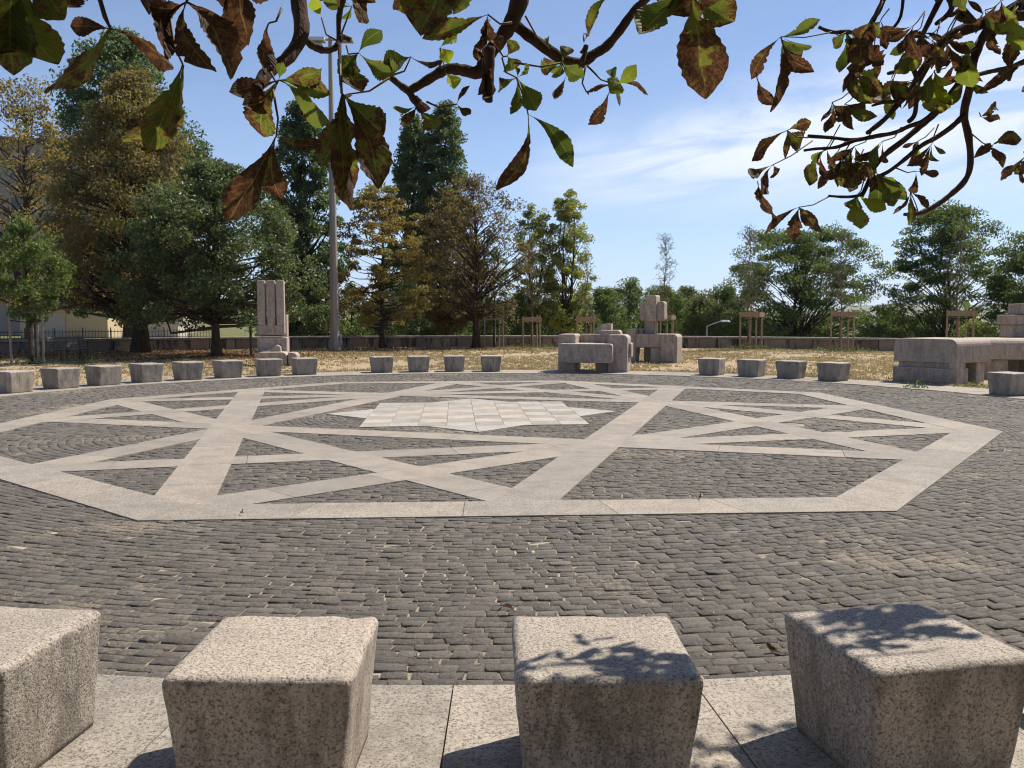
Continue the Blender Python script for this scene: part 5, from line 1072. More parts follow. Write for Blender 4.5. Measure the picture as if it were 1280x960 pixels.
((1.88,3.748,2.601),(1.905,3.758,2.639),[((1.879,3.748,2.601),(1.983,3.748,2.526),0.034,0.45,0.5),((1.884,3.757,2.604),(1.891,3.734,2.5),0.028,0.8,0),((1.874,3.738,2.599),(1.83,3.774,2.473),0.042,0.45,0),((1.882,3.753,2.603),(1.747,3.754,2.578),0.047,0.8,0)]),
((1.403,3.67,2.294),(1.475,3.68,2.354),[((1.402,3.668,2.294),(1.452,3.729,2.233),0.031,0.8,0.15),((1.397,3.655,2.291),(1.346,3.617,2.154),0.063,0.8,0),((1.404,3.674,2.295),(1.326,3.677,2.232),0.045,0.8,0)]),
((1.455,3.521,2.284),(1.532,3.531,2.341),[((1.457,3.525,2.284),(1.496,3.581,2.201),0.028,0.9,0),((1.451,3.512,2.282),(1.438,3.569,2.195),0.044,0.3,0),((1.452,3.514,2.282),(1.366,3.564,2.216),0.036,0.8,0)]),
((1.441,3.76,2.25),(1.481,3.77,2.301),[((1.439,3.756,2.249),(1.529,3.742,2.199),0.038,0.8,0),((1.437,3.75,2.248),(1.491,3.76,2.17),0.037,0.9,0),((1.446,3.774,2.253),(1.398,3.681,2.1),0.055,0.45,0),((1.44,3.758,2.25),(1.387,3.754,2.141),0.045,0.45,0)]),
((1.395,3.522,2.212),(1.445,3.532,2.268),[((1.391,3.511,2.21),(1.434,3.588,2.149),0.025,0.8,0),((1.401,3.536,2.214),(1.369,3.575,2.125),0.041,0.95,0),((1.399,3.531,2.213),(1.308,3.556,2.146),0.051,0.6,0)]),
((1.372,3.702,2.226),(1.412,3.712,2.263),[((1.368,3.692,2.224),(1.484,3.653,2.184),0.053,0.45,0),((1.374,3.708,2.227),(1.439,3.77,2.144),0.041,0.9,0),((1.368,3.693,2.224),(1.373,3.764,2.144),0.039,0.9,0),((1.368,3.691,2.224),(1.283,3.747,2.134),0.044,0.8,0.5)]),
((1.695,3.806,2.594),(1.745,3.816,2.642),[((1.689,3.792,2.591),(1.713,3.845,2.489),0.046,0.95,0),((1.692,3.798,2.592),(1.644,3.857,2.509),0.042,0.3,0),((1.702,3.821,2.598),(1.561,3.828,2.547),0.058,0.8,0)]),
((1.623,3.621,2.543),(1.675,3.631,2.611),[((1.62,3.616,2.542),(1.651,3.608,2.46),0.028,0.45,0.15),((1.621,3.618,2.542),(1.565,3.566,2.44),0.027,0.8,0),((1.618,3.612,2.541),(1.58,3.671,2.521),0.021,0.6,0)]),
((1.6,3.793,2.572),(1.635,3.803,2.667),[((1.6,3.794,2.572),(1.607,3.721,2.478),0.033,0.8,0.15),((1.597,3.785,2.57),(1.592,3.778,2.419),0.042,0.3,0.5),((1.604,3.802,2.574),(1.483,3.723,2.476),0.046,0.6,0.5)]),
((1.538,3.65,2.563),(1.584,3.66,2.656),[((1.54,3.655,2.565),(1.602,3.586,2.472),0.043,0.45,0.15),((1.544,3.665,2.567),(1.547,3.6,2.473),0.027,0.8,0),((1.54,3.654,2.565),(1.464,3.613,2.446),0.045,0.6,0)]),
((1.758,3.878,2.356),(1.83,3.888,2.414),[((1.756,3.873,2.355),(1.816,3.94,2.248),0.042,0.3,0.5),((1.764,3.891,2.359),(1.708,3.835,2.256),0.044,0.9,0),((1.761,3.884,2.357),(1.698,3.899,2.329),0.024,0.9,0)]),
((1.647,3.512,2.277),(1.674,3.522,2.35),[((1.642,3.5,2.275),(1.672,3.445,2.224),0.019,0.45,0),((1.652,3.522,2.279),(1.644,3.445,2.179),0.028,0.6,0.5),((1.643,3.504,2.276),(1.628,3.551,2.154),0.04,0.95,0),((1.648,3.513,2.277),(1.58,3.579,2.194),0.046,0.9,0)]),
((1.378,3.786,2.294),(1.422,3.796,2.351),[((1.378,3.786,2.295),(1.484,3.86,2.275),0.023,0.3,0),((1.379,3.79,2.295),(1.489,3.842,2.214),0.04,0.95,0),((1.377,3.784,2.294),(1.371,3.712,2.151),0.041,0.8,0),((1.381,3.795,2.296),(1.336,3.776,2.229),0.024,0.8,0)]),
((1.365,3.887,2.327),(1.425,3.897,2.429),[((1.366,3.889,2.328),(1.421,3.889,2.216),0.039,0.8,0),((1.369,3.897,2.329),(1.314,3.831,2.226),0.04,0.95,0),((1.362,3.879,2.326),(1.322,3.958,2.291),0.033,0.3,0)]),
((1.263,3.669,2.268),(1.324,3.679,2.326),[((1.262,3.667,2.268),(1.294,3.639,2.156),0.033,0.8,0),((1.26,3.659,2.267),(1.222,3.676,2.134),0.062,0.45,0)]),
((2.441,4.003,2.808),(2.48,4.013,2.898),[((2.444,4.007,2.809),(2.612,4.058,2.799),0.052,0.95,0),((2.451,4.018,2.813),(2.547,4.041,2.726),0.052,0.8,0.5),((2.443,4.006,2.809),(2.466,4.041,2.728),0.032,0.3,0),((2.436,3.995,2.806),(2.374,3.978,2.733),0.031,0.45,0)]),
((2.375,3.912,2.906),(2.456,3.922,2.974),[((2.381,3.923,2.91),(2.385,3.832,2.81),0.027,0.9,0),((2.369,3.904,2.903),(2.366,3.902,2.794),0.034,0.45,0)]),
((2.475,4.067,2.944),(2.541,4.077,3.044),[((2.476,4.07,2.945),(2.565,4.091,2.865),0.046,0.3,0.15),((2.468,4.057,2.941),(2.448,4.021,2.804),0.05,0.3,0)]),
((2.425,4.111,2.332),(2.475,4.121,2.406),[((2.416,4.096,2.33),(2.507,4.193,2.232),0.048,0.45,0),((2.419,4.1,2.33),(2.405,4.119,2.221),0.041,0.6,0.15),((2.434,4.126,2.335),(2.347,4.16,2.256),0.059,0.45,0)]),
((2.364,3.83,2.362),(2.446,3.84,2.44),[((2.365,3.833,2.363),(2.481,3.858,2.301),0.045,0.3,0),((2.36,3.824,2.361),(2.349,3.767,2.246),0.048,0.9,0),((2.372,3.844,2.365),(2.3,3.814,2.238),0.04,0.6,0),((2.373,3.845,2.365),(2.321,3.906,2.343),0.032,0.95,0)]),
((2.562,3.942,2.295),(2.643,3.952,2.35),[((2.557,3.934,2.293),(2.682,3.921,2.227),0.056,0.8,0.5),((2.555,3.932,2.293),(2.61,3.93,2.157),0.043,0.45,0.15),((2.566,3.949,2.296),(2.484,3.86,2.186),0.037,0.9,0.15)]),
((2.258,4.053,3.182),(2.281,4.063,3.221),[((2.261,4.058,3.184),(2.398,4.13,3.117),0.038,0.8,0),((2.251,4.04,3.177),(2.258,4.011,3.021),0.042,0.3,0.5),((2.253,4.045,3.178),(2.137,3.992,3.051),0.043,0.3,0)]),
((2.48,4.068,3.173),(2.51,4.078,3.22),[((2.486,4.079,3.178),(2.569,4.055,3.09),0.048,0.45,0.5),((2.481,4.07,3.174),(2.502,4.064,3.091),0.038,0.6,0),((2.488,4.082,3.179),(2.446,4.066,3.044),0.051,0.45,0.15)]),
((2.29,3.808,3.086),(2.312,3.818,3.17),[((2.296,3.818,3.089),(2.387,3.888,3.058),0.032,0.8,0.5),((2.29,3.808,3.086),(2.241,3.743,2.969),0.035,0.8,0.15),((2.283,3.797,3.082),(2.209,3.849,3.034),0.039,0.8,0)]),
((2.18,3.961,3.123),(2.235,3.971,3.179),[((2.188,3.977,3.129),(2.266,3.963,3.058),0.038,0.6,0.5),((2.185,3.971,3.126),(2.207,3.987,3.041),0.033,0.8,0),((2.176,3.956,3.121),(2.09,3.933,2.994),0.047,0.3,0.15)]),
((1.765,3.743,3.017),(1.827,3.753,3.103),[((1.767,3.747,3.018),(1.773,3.808,2.916),0.056,0.6,0.5),((1.767,3.747,3.019),(1.716,3.762,2.951),0.026,0.9,0.15)]),
((1.873,3.648,2.98),(1.944,3.658,3.063),[((1.869,3.64,2.977),(1.942,3.657,2.898),0.043,0.95,0),((1.872,3.645,2.979),(1.846,3.617,2.87),0.03,0.45,0)]),
((1.769,3.738,3.035),(1.853,3.748,3.112),[((1.773,3.746,3.038),(1.78,3.683,2.886),0.057,0.8,0.5),((1.763,3.725,3.03),(1.73,3.745,2.947),0.029,0.45,0.15)]),
((1.763,3.597,2.924),(1.829,3.607,2.97),[((1.767,3.605,2.927),(1.76,3.529,2.787),0.054,0.3,0),((1.768,3.607,2.928),(1.76,3.629,2.861),0.028,0.8,0.5)]),
((3.314,4.738,3.754),(3.349,4.748,3.876),[((3.326,4.755,3.762),(3.369,4.662,3.678),0.052,0.45,0),((3.322,4.749,3.76),(3.288,4.671,3.637),0.036,0.3,0.5),((3.322,4.748,3.759),(3.282,4.733,3.64),0.05,0.9,0.15),((3.308,4.729,3.751),(3.202,4.729,3.696),0.055,0.45,0.15)]),
((3.374,4.791,3.617),(3.471,4.801,3.727),[((3.36,4.772,3.609),(3.5,4.747,3.552),0.069,0.8,0.5),((3.372,4.788,3.616),(3.384,4.743,3.515),0.028,0.3,0),((3.382,4.803,3.622),(3.347,4.808,3.445),0.06,0.8,0.15)]),
((3.352,4.674,3.752),(3.38,4.684,3.827),[((3.363,4.69,3.759),(3.436,4.715,3.636),0.047,0.3,0.5),((3.339,4.655,3.743),(3.29,4.691,3.605),0.06,0.95,0.5),((3.353,4.675,3.752),(3.187,4.651,3.675),0.052,0.3,0)]),
((3.141,4.622,3.533),(3.221,4.632,3.605),[((3.138,4.619,3.531),(3.252,4.635,3.393),0.077,0.6,0),((3.132,4.609,3.527),(3.136,4.626,3.393),0.045,0.9,0)]),
((2.91,4.635,3.133),(3.01,4.645,3.198),[((2.909,4.633,3.132),(2.875,4.557,2.977),0.038,0.8,0.5),((2.913,4.639,3.134),(2.866,4.654,3.04),0.045,0.95,0),((2.918,4.648,3.137),(2.717,4.564,3.028),0.065,0.6,0.5)]),
((3.058,4.623,3.13),(3.151,4.633,3.203),[((3.064,4.631,3.133),(3.155,4.572,3.051),0.062,0.8,0.15),((3.069,4.639,3.136),(3.151,4.559,2.991),0.05,0.6,0.15),((3.048,4.607,3.125),(3.122,4.709,3.001),0.045,0.8,0.5),((3.047,4.606,3.124),(3.03,4.633,3.046),0.043,0.6,0.15)]),
((3.494,4.837,3.686),(3.537,4.847,3.734),[((3.486,4.826,3.682),(3.722,4.924,3.662),0.076,0.45,0),((3.504,4.851,3.692),(3.662,4.925,3.627),0.054,0.8,0),((3.484,4.823,3.68),(3.577,4.916,3.591),0.045,0.8,0),((3.483,4.821,3.679),(3.41,4.826,3.534),0.077,0.95,0.15)]),
((3.474,4.771,3.279),(3.508,4.781,3.394),[((3.472,4.768,3.278),(3.493,4.725,3.098),0.063,0.45,0),((3.468,4.763,3.276),(3.397,4.702,3.149),0.032,0.45,0.15)]),
((3.372,4.723,3.588),(3.418,4.733,3.651),[((3.369,4.719,3.586),(3.426,4.671,3.465),0.049,0.9,0.5),((3.363,4.71,3.583),(3.403,4.706,3.411),0.071,0.9,0.5),((3.385,4.741,3.596),(3.372,4.789,3.511),0.038,0.9,0)]),
((3.083,4.842,3.438),(3.173,4.852,3.497),[((3.088,4.849,3.44),(3.084,4.769,3.315),0.029,0.3,0.5),((3.076,4.83,3.433),(3.082,4.868,3.323),0.036,0.8,0),((3.071,4.823,3.43),(2.987,4.803,3.344),0.048,0.6,0),((3.084,4.843,3.438),(2.994,4.881,3.452),0.032,0.95,0.5)]),
((3.435,4.78,3.233),(3.532,4.79,3.307),[((3.448,4.798,3.24),(3.646,4.867,3.15),0.065,0.95,0.15),((3.431,4.774,3.232),(3.394,4.694,3.07),0.061,0.8,0),((3.444,4.793,3.238),(3.334,4.729,3.061),0.059,0.9,0)]),
((3.571,4.921,3.374),(3.66,4.931,3.441),[((3.575,4.926,3.376),(3.734,4.99,3.334),0.036,0.45,0.15),((3.564,4.91,3.37),(3.583,4.913,3.277),0.041,0.9,0),((3.567,4.915,3.372),(3.521,4.909,3.279),0.04,0.9,0),((3.562,4.908,3.369),(3.383,4.837,3.271),0.068,0.95,0)]),
((3.095,4.76,3.52),(3.15,4.77,3.64),[((3.091,4.754,3.517),(3.277,4.816,3.428),0.067,0.9,0),((3.091,4.754,3.517),(3.122,4.708,3.365),0.061,0.9,0),((3.107,4.779,3.527),(3.035,4.747,3.401),0.046,0.3,0.5)]),
((3.482,4.874,3.268),(3.58,4.884,3.387),[((3.486,4.879,3.27),(3.449,4.778,3.097),0.066,0.8,0),((3.487,4.881,3.27),(3.437,4.826,3.095),0.044,0.95,0.5),((3.483,4.875,3.268),(3.364,4.827,3.164),0.039,0.45,0),((3.485,4.878,3.269),(3.409,4.961,3.265),0.047,0.8,0)]),
((3.012,4.647,3.439),(3.042,4.657,3.526),[((3.015,4.651,3.441),(3.139,4.714,3.405),0.034,0.9,0),((3.016,4.653,3.441),(3.11,4.661,3.284),0.081,0.8,0),((3.017,4.655,3.442),(2.967,4.589,3.281),0.042,0.95,0.5),((3.013,4.649,3.44),(2.951,4.64,3.338),0.041,0.8,0)]),
((3.151,4.573,3.442),(3.175,4.583,3.527),[((3.147,4.567,3.439),(3.261,4.593,3.398),0.04,0.6,0.15),((3.151,4.573,3.442),(3.233,4.603,3.347),0.053,0.9,0),((3.147,4.567,3.439),(3.174,4.637,3.337),0.044,0.9,0)]),
((3.332,4.715,3.466),(3.364,4.725,3.543),[((3.322,4.701,3.46),(3.412,4.725,3.393),0.032,0.6,0),((3.345,4.734,3.473),(3.325,4.695,3.32),0.058,0.45,0.15),((3.341,4.728,3.471),(3.209,4.646,3.314),0.06,0.45,0)]),
((3.172,4.865,3.458),(3.269,4.875,3.545),[((3.164,4.853,3.454),(3.221,4.853,3.326),0.057,0.8,0),((3.163,4.851,3.453),(3.115,4.825,3.303),0.051,0.8,0)]),
((3.133,4.569,3.37),(3.201,4.579,3.452),[((3.14,4.579,3.374),(3.162,4.65,3.225),0.069,0.9,0),((3.145,4.587,3.377),(3.054,4.576,3.281),0.057,0.95,0)]),
((3.275,4.827,3.512),(3.364,4.837,3.565),[((3.272,4.821,3.51),(3.383,4.799,3.412),0.051,0.95,0),((3.27,4.819,3.509),(3.258,4.74,3.386),0.035,0.8,0.5),((3.279,4.833,3.515),(3.196,4.761,3.389),0.033,0.8,0.15),((3.271,4.821,3.51),(3.121,4.785,3.391),0.075,0.6,0)]),
((3.42,4.709,3.471),(3.454,4.719,3.516),[((3.411,4.697,3.466),(3.472,4.616,3.313),0.053,0.9,0.15),((3.422,4.712,3.472),(3.468,4.762,3.342),0.059,0.8,0.5),((3.431,4.724,3.477),(3.381,4.782,3.382),0.043,0.8,0),((3.41,4.696,3.466),(3.303,4.712,3.453),0.048,0.95,0)]),
((3.015,4.692,3.405),(3.053,4.702,3.47),[((3.025,4.707,3.411),(3.054,4.613,3.328),0.029,0.9,0.5),((3.012,4.686,3.403),(3.074,4.708,3.284),0.048,0.3,0),((3.013,4.687,3.403),(2.955,4.682,3.26),0.06,0.9,0)]),
((3.01,4.791,3.254),(3.114,4.801,3.339),[((3.004,4.781,3.251),(3.11,4.882,3.174),0.033,0.6,0),((3.015,4.799,3.257),(2.947,4.769,3.077),0.077,0.8,0.15)]),
((3.027,4.705,3.597),(3.089,4.715,3.668),[((3.021,4.697,3.593),(3.117,4.692,3.601),0.03,0.8,0),((3.034,4.716,3.602),(3.086,4.611,3.428),0.061,0.8,0),((3.018,4.691,3.591),(3.034,4.654,3.408),0.059,0.45,0),((3.028,4.707,3.597),(2.901,4.645,3.481),0.058,0.6,0)]),
((3.344,4.712,3.442),(3.411,4.722,3.497),[((3.349,4.718,3.445),(3.45,4.761,3.379),0.036,0.45,0.15),((3.353,4.725,3.448),(3.259,4.631,3.237),0.057,0.8,0.5),((3.351,4.722,3.446),(3.26,4.758,3.337),0.07,0.45,0),((3.35,4.72,3.446),(3.146,4.618,3.402),0.061,0.6,0)]),
((2.895,4.576,3.724),(2.943,4.586,3.784),[((2.9,4.584,3.727),(2.86,4.505,3.586),0.034,0.95,0),((2.893,4.573,3.722),(2.797,4.535,3.613),0.045,0.8,0)]),
((3.149,4.667,3.527),(3.194,4.677,3.619),[((3.154,4.673,3.53),(3.106,4.612,3.384),0.053,0.45,0),((3.152,4.671,3.529),(3.087,4.648,3.447),0.037,0.8,0),((3.156,4.676,3.531),(3.012,4.653,3.509),0.057,0.95,0)]),
((2.854,4.793,3.597),(2.882,4.803,3.662),[((2.86,4.804,3.602),(2.892,4.715,3.445),0.047,0.8,0.5),((2.863,4.809,3.604),(2.791,4.735,3.447),0.054,0.8,0),((2.844,4.777,3.59),(2.772,4.843,3.497),0.066,0.95,0.5)]),
((3.086,4.746,3.743),(3.123,4.756,3.864),[((3.087,4.748,3.744),(3.25,4.811,3.628),0.065,0.8,0.5),((3.078,4.733,3.737),(3.08,4.681,3.55),0.067,0.8,0.5),((3.08,4.736,3.739),(3.081,4.802,3.619),0.056,0.6,0)]),
((2.907,4.785,3.484),(2.95,4.795,3.58),[((2.905,4.782,3.483),(2.934,4.708,3.371),0.037,0.9,0.15),((2.911,4.792,3.487),(2.975,4.874,3.404),0.037,0.6,0.15),((2.918,4.803,3.491),(2.806,4.716,3.32),0.063,0.9,0)]),
((3.047,4.579,3.662),(3.069,4.589,3.781),[((3.037,4.563,3.655),(3.183,4.627,3.612),0.038,0.95,0),((3.059,4.596,3.67),(3.115,4.62,3.591),0.032,0.95,0),((3.038,4.564,3.655),(3.033,4.591,3.542),0.045,0.9,0.5)]),
((2.936,4.669,3.689),(2.973,4.679,3.783),[((2.946,4.684,3.696),(3.002,4.736,3.598),0.036,0.8,0.5),((2.943,4.679,3.694),(2.837,4.604,3.528),0.049,0.9,0),((2.942,4.678,3.693),(2.903,4.733,3.665),0.038,0.3,0)]),
((3.021,4.948,3.939),(3.097,4.958,4.037),[((3.015,4.937,3.934),(3.08,4.874,3.795),0.052,0.3,0),((3.025,4.954,3.941),(2.991,4.873,3.81),0.037,0.45,0.15),((3.033,4.967,3.948),(2.892,4.928,3.787),0.07,0.8,0)]),
((3.277,4.912,3.775),(3.315,4.922,3.846),[((3.278,4.914,3.776),(3.293,4.9,3.596),0.078,0.3,0.5),((3.269,4.9,3.77),(3.217,4.88,3.651),0.049,0.6,0.15),((3.272,4.905,3.772),(3.13,4.826,3.7),0.027,0.3,0)]),
((3.073,4.889,3.521),(3.115,4.899,3.628),[((3.065,4.875,3.516),(3.132,4.929,3.384),0.067,0.95,0),((3.075,4.891,3.522),(3.01,4.905,3.432),0.047,0.8,0.15),((3.07,4.884,3.519),(3.023,4.98,3.537),0.047,0.6,0)]),
((2.911,4.829,3.757),(2.995,4.839,3.876),[((2.919,4.842,3.763),(3.067,4.842,3.651),0.068,0.95,0),((2.918,4.84,3.762),(2.98,4.865,3.666),0.034,0.6,0),((2.911,4.829,3.757),(2.829,4.755,3.621),0.041,0.6,0.5)]),
((2.914,4.605,3.472),(3.001,4.615,3.519),[((2.911,4.6,3.47),(2.911,4.554,3.32),0.049,0.45,0.15),((2.916,4.608,3.473),(2.763,4.511,3.289),0.056,0.8,0)]),
((2.784,4.646,3.742),(2.848,4.656,3.827),[((2.784,4.645,3.742),(2.879,4.618,3.628),0.065,0.6,0),((2.781,4.64,3.739),(2.827,4.707,3.6),0.053,0.45,0),((2.78,4.639,3.739),(2.659,4.618,3.62),0.044,0.8,0)]),
((3.132,4.584,3.176),(3.204,4.594,3.239),[((3.139,4.594,3.18),(3.293,4.68,3.111),0.056,0.6,0.15),((3.131,4.582,3.176),(3.124,4.54,3.075),0.026,0.3,0),((3.145,4.603,3.183),(3.032,4.493,3.016),0.046,0.45,0.15)]),
((2.959,4.407,2.911),(3.049,4.417,2.999),[((2.955,4.401,2.909),(2.889,4.329,2.792),0.043,0.45,0.5),((2.969,4.421,2.915),(2.839,4.355,2.805),0.039,0.3,0.15)]),
((2.971,4.359,3.095),(3.014,4.369,3.173),[((2.973,4.361,3.096),(2.977,4.316,2.972),0.041,0.8,0),((2.982,4.375,3.1),(2.917,4.364,2.977),0.046,0.95,0),((2.96,4.343,3.089),(2.875,4.449,3.049),0.049,0.9,0)]),
((3.094,4.536,2.814),(3.143,4.546,2.912),[((3.104,4.55,2.818),(3.165,4.569,2.681),0.05,0.8,0),((3.094,4.536,2.814),(3.064,4.59,2.667),0.07,0.8,0),((3.102,4.547,2.817),(3.019,4.611,2.782),0.053,0.8,0.5)]),
((3.383,4.618,3.133),(3.456,4.628,3.182),[((3.386,4.621,3.134),(3.467,4.556,3.076),0.047,0.6,0),((3.38,4.613,3.131),(3.531,4.713,3.035),0.043,0.45,0),((3.382,4.616,3.132),(3.422,4.672,3.007),0.057,0.8,0)]),
((3.067,4.282,3.058),(3.148,4.292,3.162),[((3.058,4.269,3.053),(3.18,4.253,2.949),0.061,0.3,0),((3.068,4.283,3.058),(3.078,4.226,2.949),0.028,0.95,0.15),((3.07,4.287,3.059),(3.091,4.349,2.921),0.053,0.6,0),((3.06,4.272,3.054),(3.032,4.358,2.968),0.067,0.6,0)]),
((2.816,4.313,2.764),(2.84,4.323,2.82),[((2.824,4.324,2.767),(2.925,4.318,2.714),0.032,0.8,0),((2.813,4.308,2.763),(2.841,4.287,2.625),0.058,0.6,0.15),((2.82,4.319,2.766),(2.771,4.284,2.638),0.034,0.8,0.5),((2.808,4.301,2.761),(2.762,4.379,2.727),0.039,0.45,0)]),
((3.28,4.473,2.889),(3.309,4.483,2.993),[((3.271,4.461,2.885),(3.38,4.563,2.762),0.063,0.3,0),((3.277,4.47,2.887),(3.252,4.497,2.769),0.055,0.6,0),((3.291,4.489,2.893),(3.233,4.563,2.839),0.044,0.8,0)]),
((2.976,4.335,3.051),(3.066,4.345,3.159),[((2.969,4.325,3.048),(3.03,4.315,2.89),0.057,0.9,0),((2.965,4.319,3.046),(2.993,4.388,2.911),0.067,0.6,0),((2.964,4.318,3.046),(2.898,4.364,2.955),0.052,0.3,0.15)]),
((3.284,4.602,2.764),(3.345,4.612,2.885),[((3.283,4.601,2.763),(3.445,4.658,2.72),0.057,0.45,0),((3.291,4.612,2.766),(3.387,4.686,2.701),0.036,0.9,0),((3.274,4.588,2.76),(3.333,4.69,2.666),0.042,0.8,0)]),
((2.758,4.268,3.044),(2.838,4.278,3.116),[((2.75,4.256,3.04),(2.786,4.257,2.95),0.038,0.6,0.15),((2.762,4.275,3.046),(2.782,4.347,2.989),0.036,0.3,0)]),
((3.263,4.603,3.127),(3.368,4.613,3.172),[((3.271,4.614,3.131),(3.313,4.551,3.002),0.046,0.3,0),((3.251,4.586,3.121),(3.299,4.639,3.013),0.044,0.45,0.15)]),
((2.951,4.39,3.02),(2.988,4.4,3.134),[((2.956,4.398,3.023),(3.066,4.46,2.98),0.039,0.95,0),((2.943,4.378,3.017),(2.918,4.348,2.881),0.038,0.8,0),((2.941,4.375,3.015),(2.845,4.346,2.887),0.044,0.45,0.5),((2.951,4.39,3.02),(2.805,4.306,2.97),0.032,0.8,0)]),
((3.015,4.554,2.921),(3.108,4.564,3.026),[((3.018,4.559,2.922),(3.134,4.631,2.876),0.033,0.8,0.5),((3.015,4.554,2.921),(3.011,4.504,2.784),0.058,0.45,0),((3.02,4.561,2.923),(3.032,4.648,2.839),0.041,0.9,0.15)]),
((3.138,4.454,2.69),(3.205,4.464,2.809),[((3.141,4.459,2.691),(3.138,4.404,2.539),0.04,0.45,0),((3.135,4.45,2.689),(3.136,4.5,2.569),0.055,0.8,0.5),((3.135,4.45,2.689),(3.058,4.494,2.632),0.049,0.8,0.15)]),
((2.976,4.396,2.849),(3.015,4.406,2.903),[((2.98,4.402,2.851),(3.098,4.371,2.788),0.065,0.3,0),((2.98,4.401,2.851),(3.005,4.331,2.686),0.07,0.8,0.5),((2.986,4.411,2.853),(2.905,4.336,2.703),0.063,0.95,0.5)]),
((2.553,4.009,2.479),(2.608,4.019,2.522),[((2.564,4.024,2.482),(2.61,3.991,2.338),0.052,0.8,0),((2.552,4.007,2.478),(2.552,4.041,2.38),0.037,0.45,0.5)]),
((2.401,3.91,2.397),(2.445,3.92,2.45),[((2.394,3.897,2.394),(2.538,3.965,2.344),0.045,0.6,0),((2.408,3.921,2.399),(2.49,3.932,2.276),0.045,0.6,0),((2.4,3.907,2.397),(2.38,3.861,2.292),0.037,0.8,0.5)]),
((2.652,4.191,2.534),(2.737,4.201,2.615),[((2.646,4.181,2.532),(2.624,4.114,2.406),0.032,0.3,0),((2.643,4.177,2.531),(2.628,4.254,2.449),0.046,0.8,0),((2.65,4.187,2.533),(2.505,4.181,2.468),0.046,0.6,0)]),
((2.355,3.854,2.33),(2.428,3.864,2.366),[((2.349,3.845,2.328),(2.432,3.811,2.209),0.06,0.8,0.15),((2.363,3.867,2.333),(2.358,3.861,2.242),0.025,0.8,0.15)]),
((2.478,4.127,2.643),(2.564,4.137,2.692),[((2.478,4.127,2.644),(2.496,4.098,2.544),0.028,0.3,0),((2.487,4.143,2.648),(2.415,4.041,2.538),0.036,0.6,0.15),((2.473,4.119,2.641),(2.374,4.088,2.526),0.056,0.8,0),((2.473,4.119,2.641),(2.315,4.094,2.615),0.062,0.9,0.15)]),
((2.589,4.066,2.532),(2.664,4.076,2.571),[((2.598,4.08,2.536),(2.597,3.992,2.432),0.034,0.8,0.5),((2.579,4.05,2.529),(2.624,4.121,2.448),0.027,0.6,0),((2.587,4.064,2.532),(2.473,4.018,2.422),0.054,0.9,0),((2.582,4.056,2.53),(2.448,4.014,2.518),0.038,0.45,0.5)]),
((2.585,4.014,2.497),(2.616,4.024,2.589),[((2.586,4.014,2.497),(2.665,4.05,2.36),0.042,0.8,0),((2.579,4.004,2.495),(2.531,4.008,2.357),0.043,0.6,0.15),((2.576,3.999,2.494),(2.426,3.945,2.385),0.058,0.3,0),((2.592,4.024,2.5),(2.42,3.967,2.49),0.053,0.8,0)]),
((2.539,3.931,2.23),(2.571,3.941,2.287),[((2.543,3.937,2.231),(2.676,3.957,2.164),0.037,0.3,0.15),((2.532,3.92,2.228),(2.565,3.881,2.144),0.036,0.8,0.5),((2.536,3.926,2.229),(2.505,3.879,2.121),0.032,0.6,0),((2.53,3.917,2.228),(2.472,3.915,2.099),0.064,0.8,0)]),
((2.411,3.881,2.163),(2.463,3.891,2.252),[((2.418,3.893,2.165),(2.459,3.924,2.05),0.038,0.8,0),((2.407,3.874,2.162),(2.347,3.893,2.075),0.051,0.95,0),((2.403,3.868,2.161),(2.275,3.894,2.131),0.055,0.6,0)]),
((2.401,4.038,2.318),(2.457,4.048,2.358),[((2.393,4.025,2.316),(2.427,4.041,2.213),0.038,0.9,0),((2.394,4.026,2.316),(2.393,4.063,2.232),0.039,0.8,0),((2.398,4.033,2.317),(2.31,4.051,2.26),0.048,0.95,0)]),
((2.428,3.898,2.164),(2.49,3.908,2.203),[((2.437,3.912,2.166),(2.465,3.858,2.1),0.022,0.45,0.15),((2.429,3.9,2.164),(2.418,3.863,2.063),0.028,0.9,0),((2.436,3.911,2.166),(2.439,3.978,2.085),0.036,0.8,0.15)]),
((2.489,3.844,2.191),(2.55,3.854,2.235),[((2.484,3.835,2.19),(2.497,3.87,2.043),0.054,0.3,0.5),((2.495,3.852,2.192),(2.395,3.802,2.072),0.038,0.9,0),((2.496,3.854,2.193),(2.338,3.846,2.158),0.054,0.6,0.5)]),
]

ch = empty('horse_chestnut_tree', (3.4, -1.2, 0), label='horse chestnut reaching its branches and browning leaves over the plaza edge', cat='tree')
T0 = Vector((3.4, -1.2, 0))
MB().tube([T0*0+Vector(p) for p in ((0, 0, -.2), (0, 0, .3), (.05, .05, 1.6), (-.05, .2, 2.8), (-.1, .4, 3.8), (-.05, .5, 5.2))], [.36, .27, .23, .21, .16, .08], 12).build('trunk', M['bark_near'], ch, smooth=True)
def curve(pts, n=4):
    P = [Vector(p) for p in pts]; out = []
    for q in range(len(P)-1):
        p0, p1, p2, p3 = P[max(q-1, 0)], P[q], P[q+1], P[min(q+2, len(P)-1)]
        for i_ in range(n):
            t = i_/n; out.append(.5*((2*p1)+(p2-p0)*t+(2*p0-5*p1+4*p2-p3)*t*t+(3*p1-p0-3*p2+p3)*t**3))
    return out+[P[-1]]
def branch(pts, r0, r1, n=4, knob=.09):
    P = curve([Vector(p)-T0 for p in pts], n); R = [(r0+(r1-r0)*q/(len(P)-1))*(1+rng.uniform(-knob, knob*1.6)) for q in range(len(P))]
    return MB().tube(P, R, 8).build('branch', M['bark_near'], ch, smooth=True)
for pts, r0, r1 in BRANCHES: branch(pts, r0, r1)
hub = (3.35, -.85, 3.5)
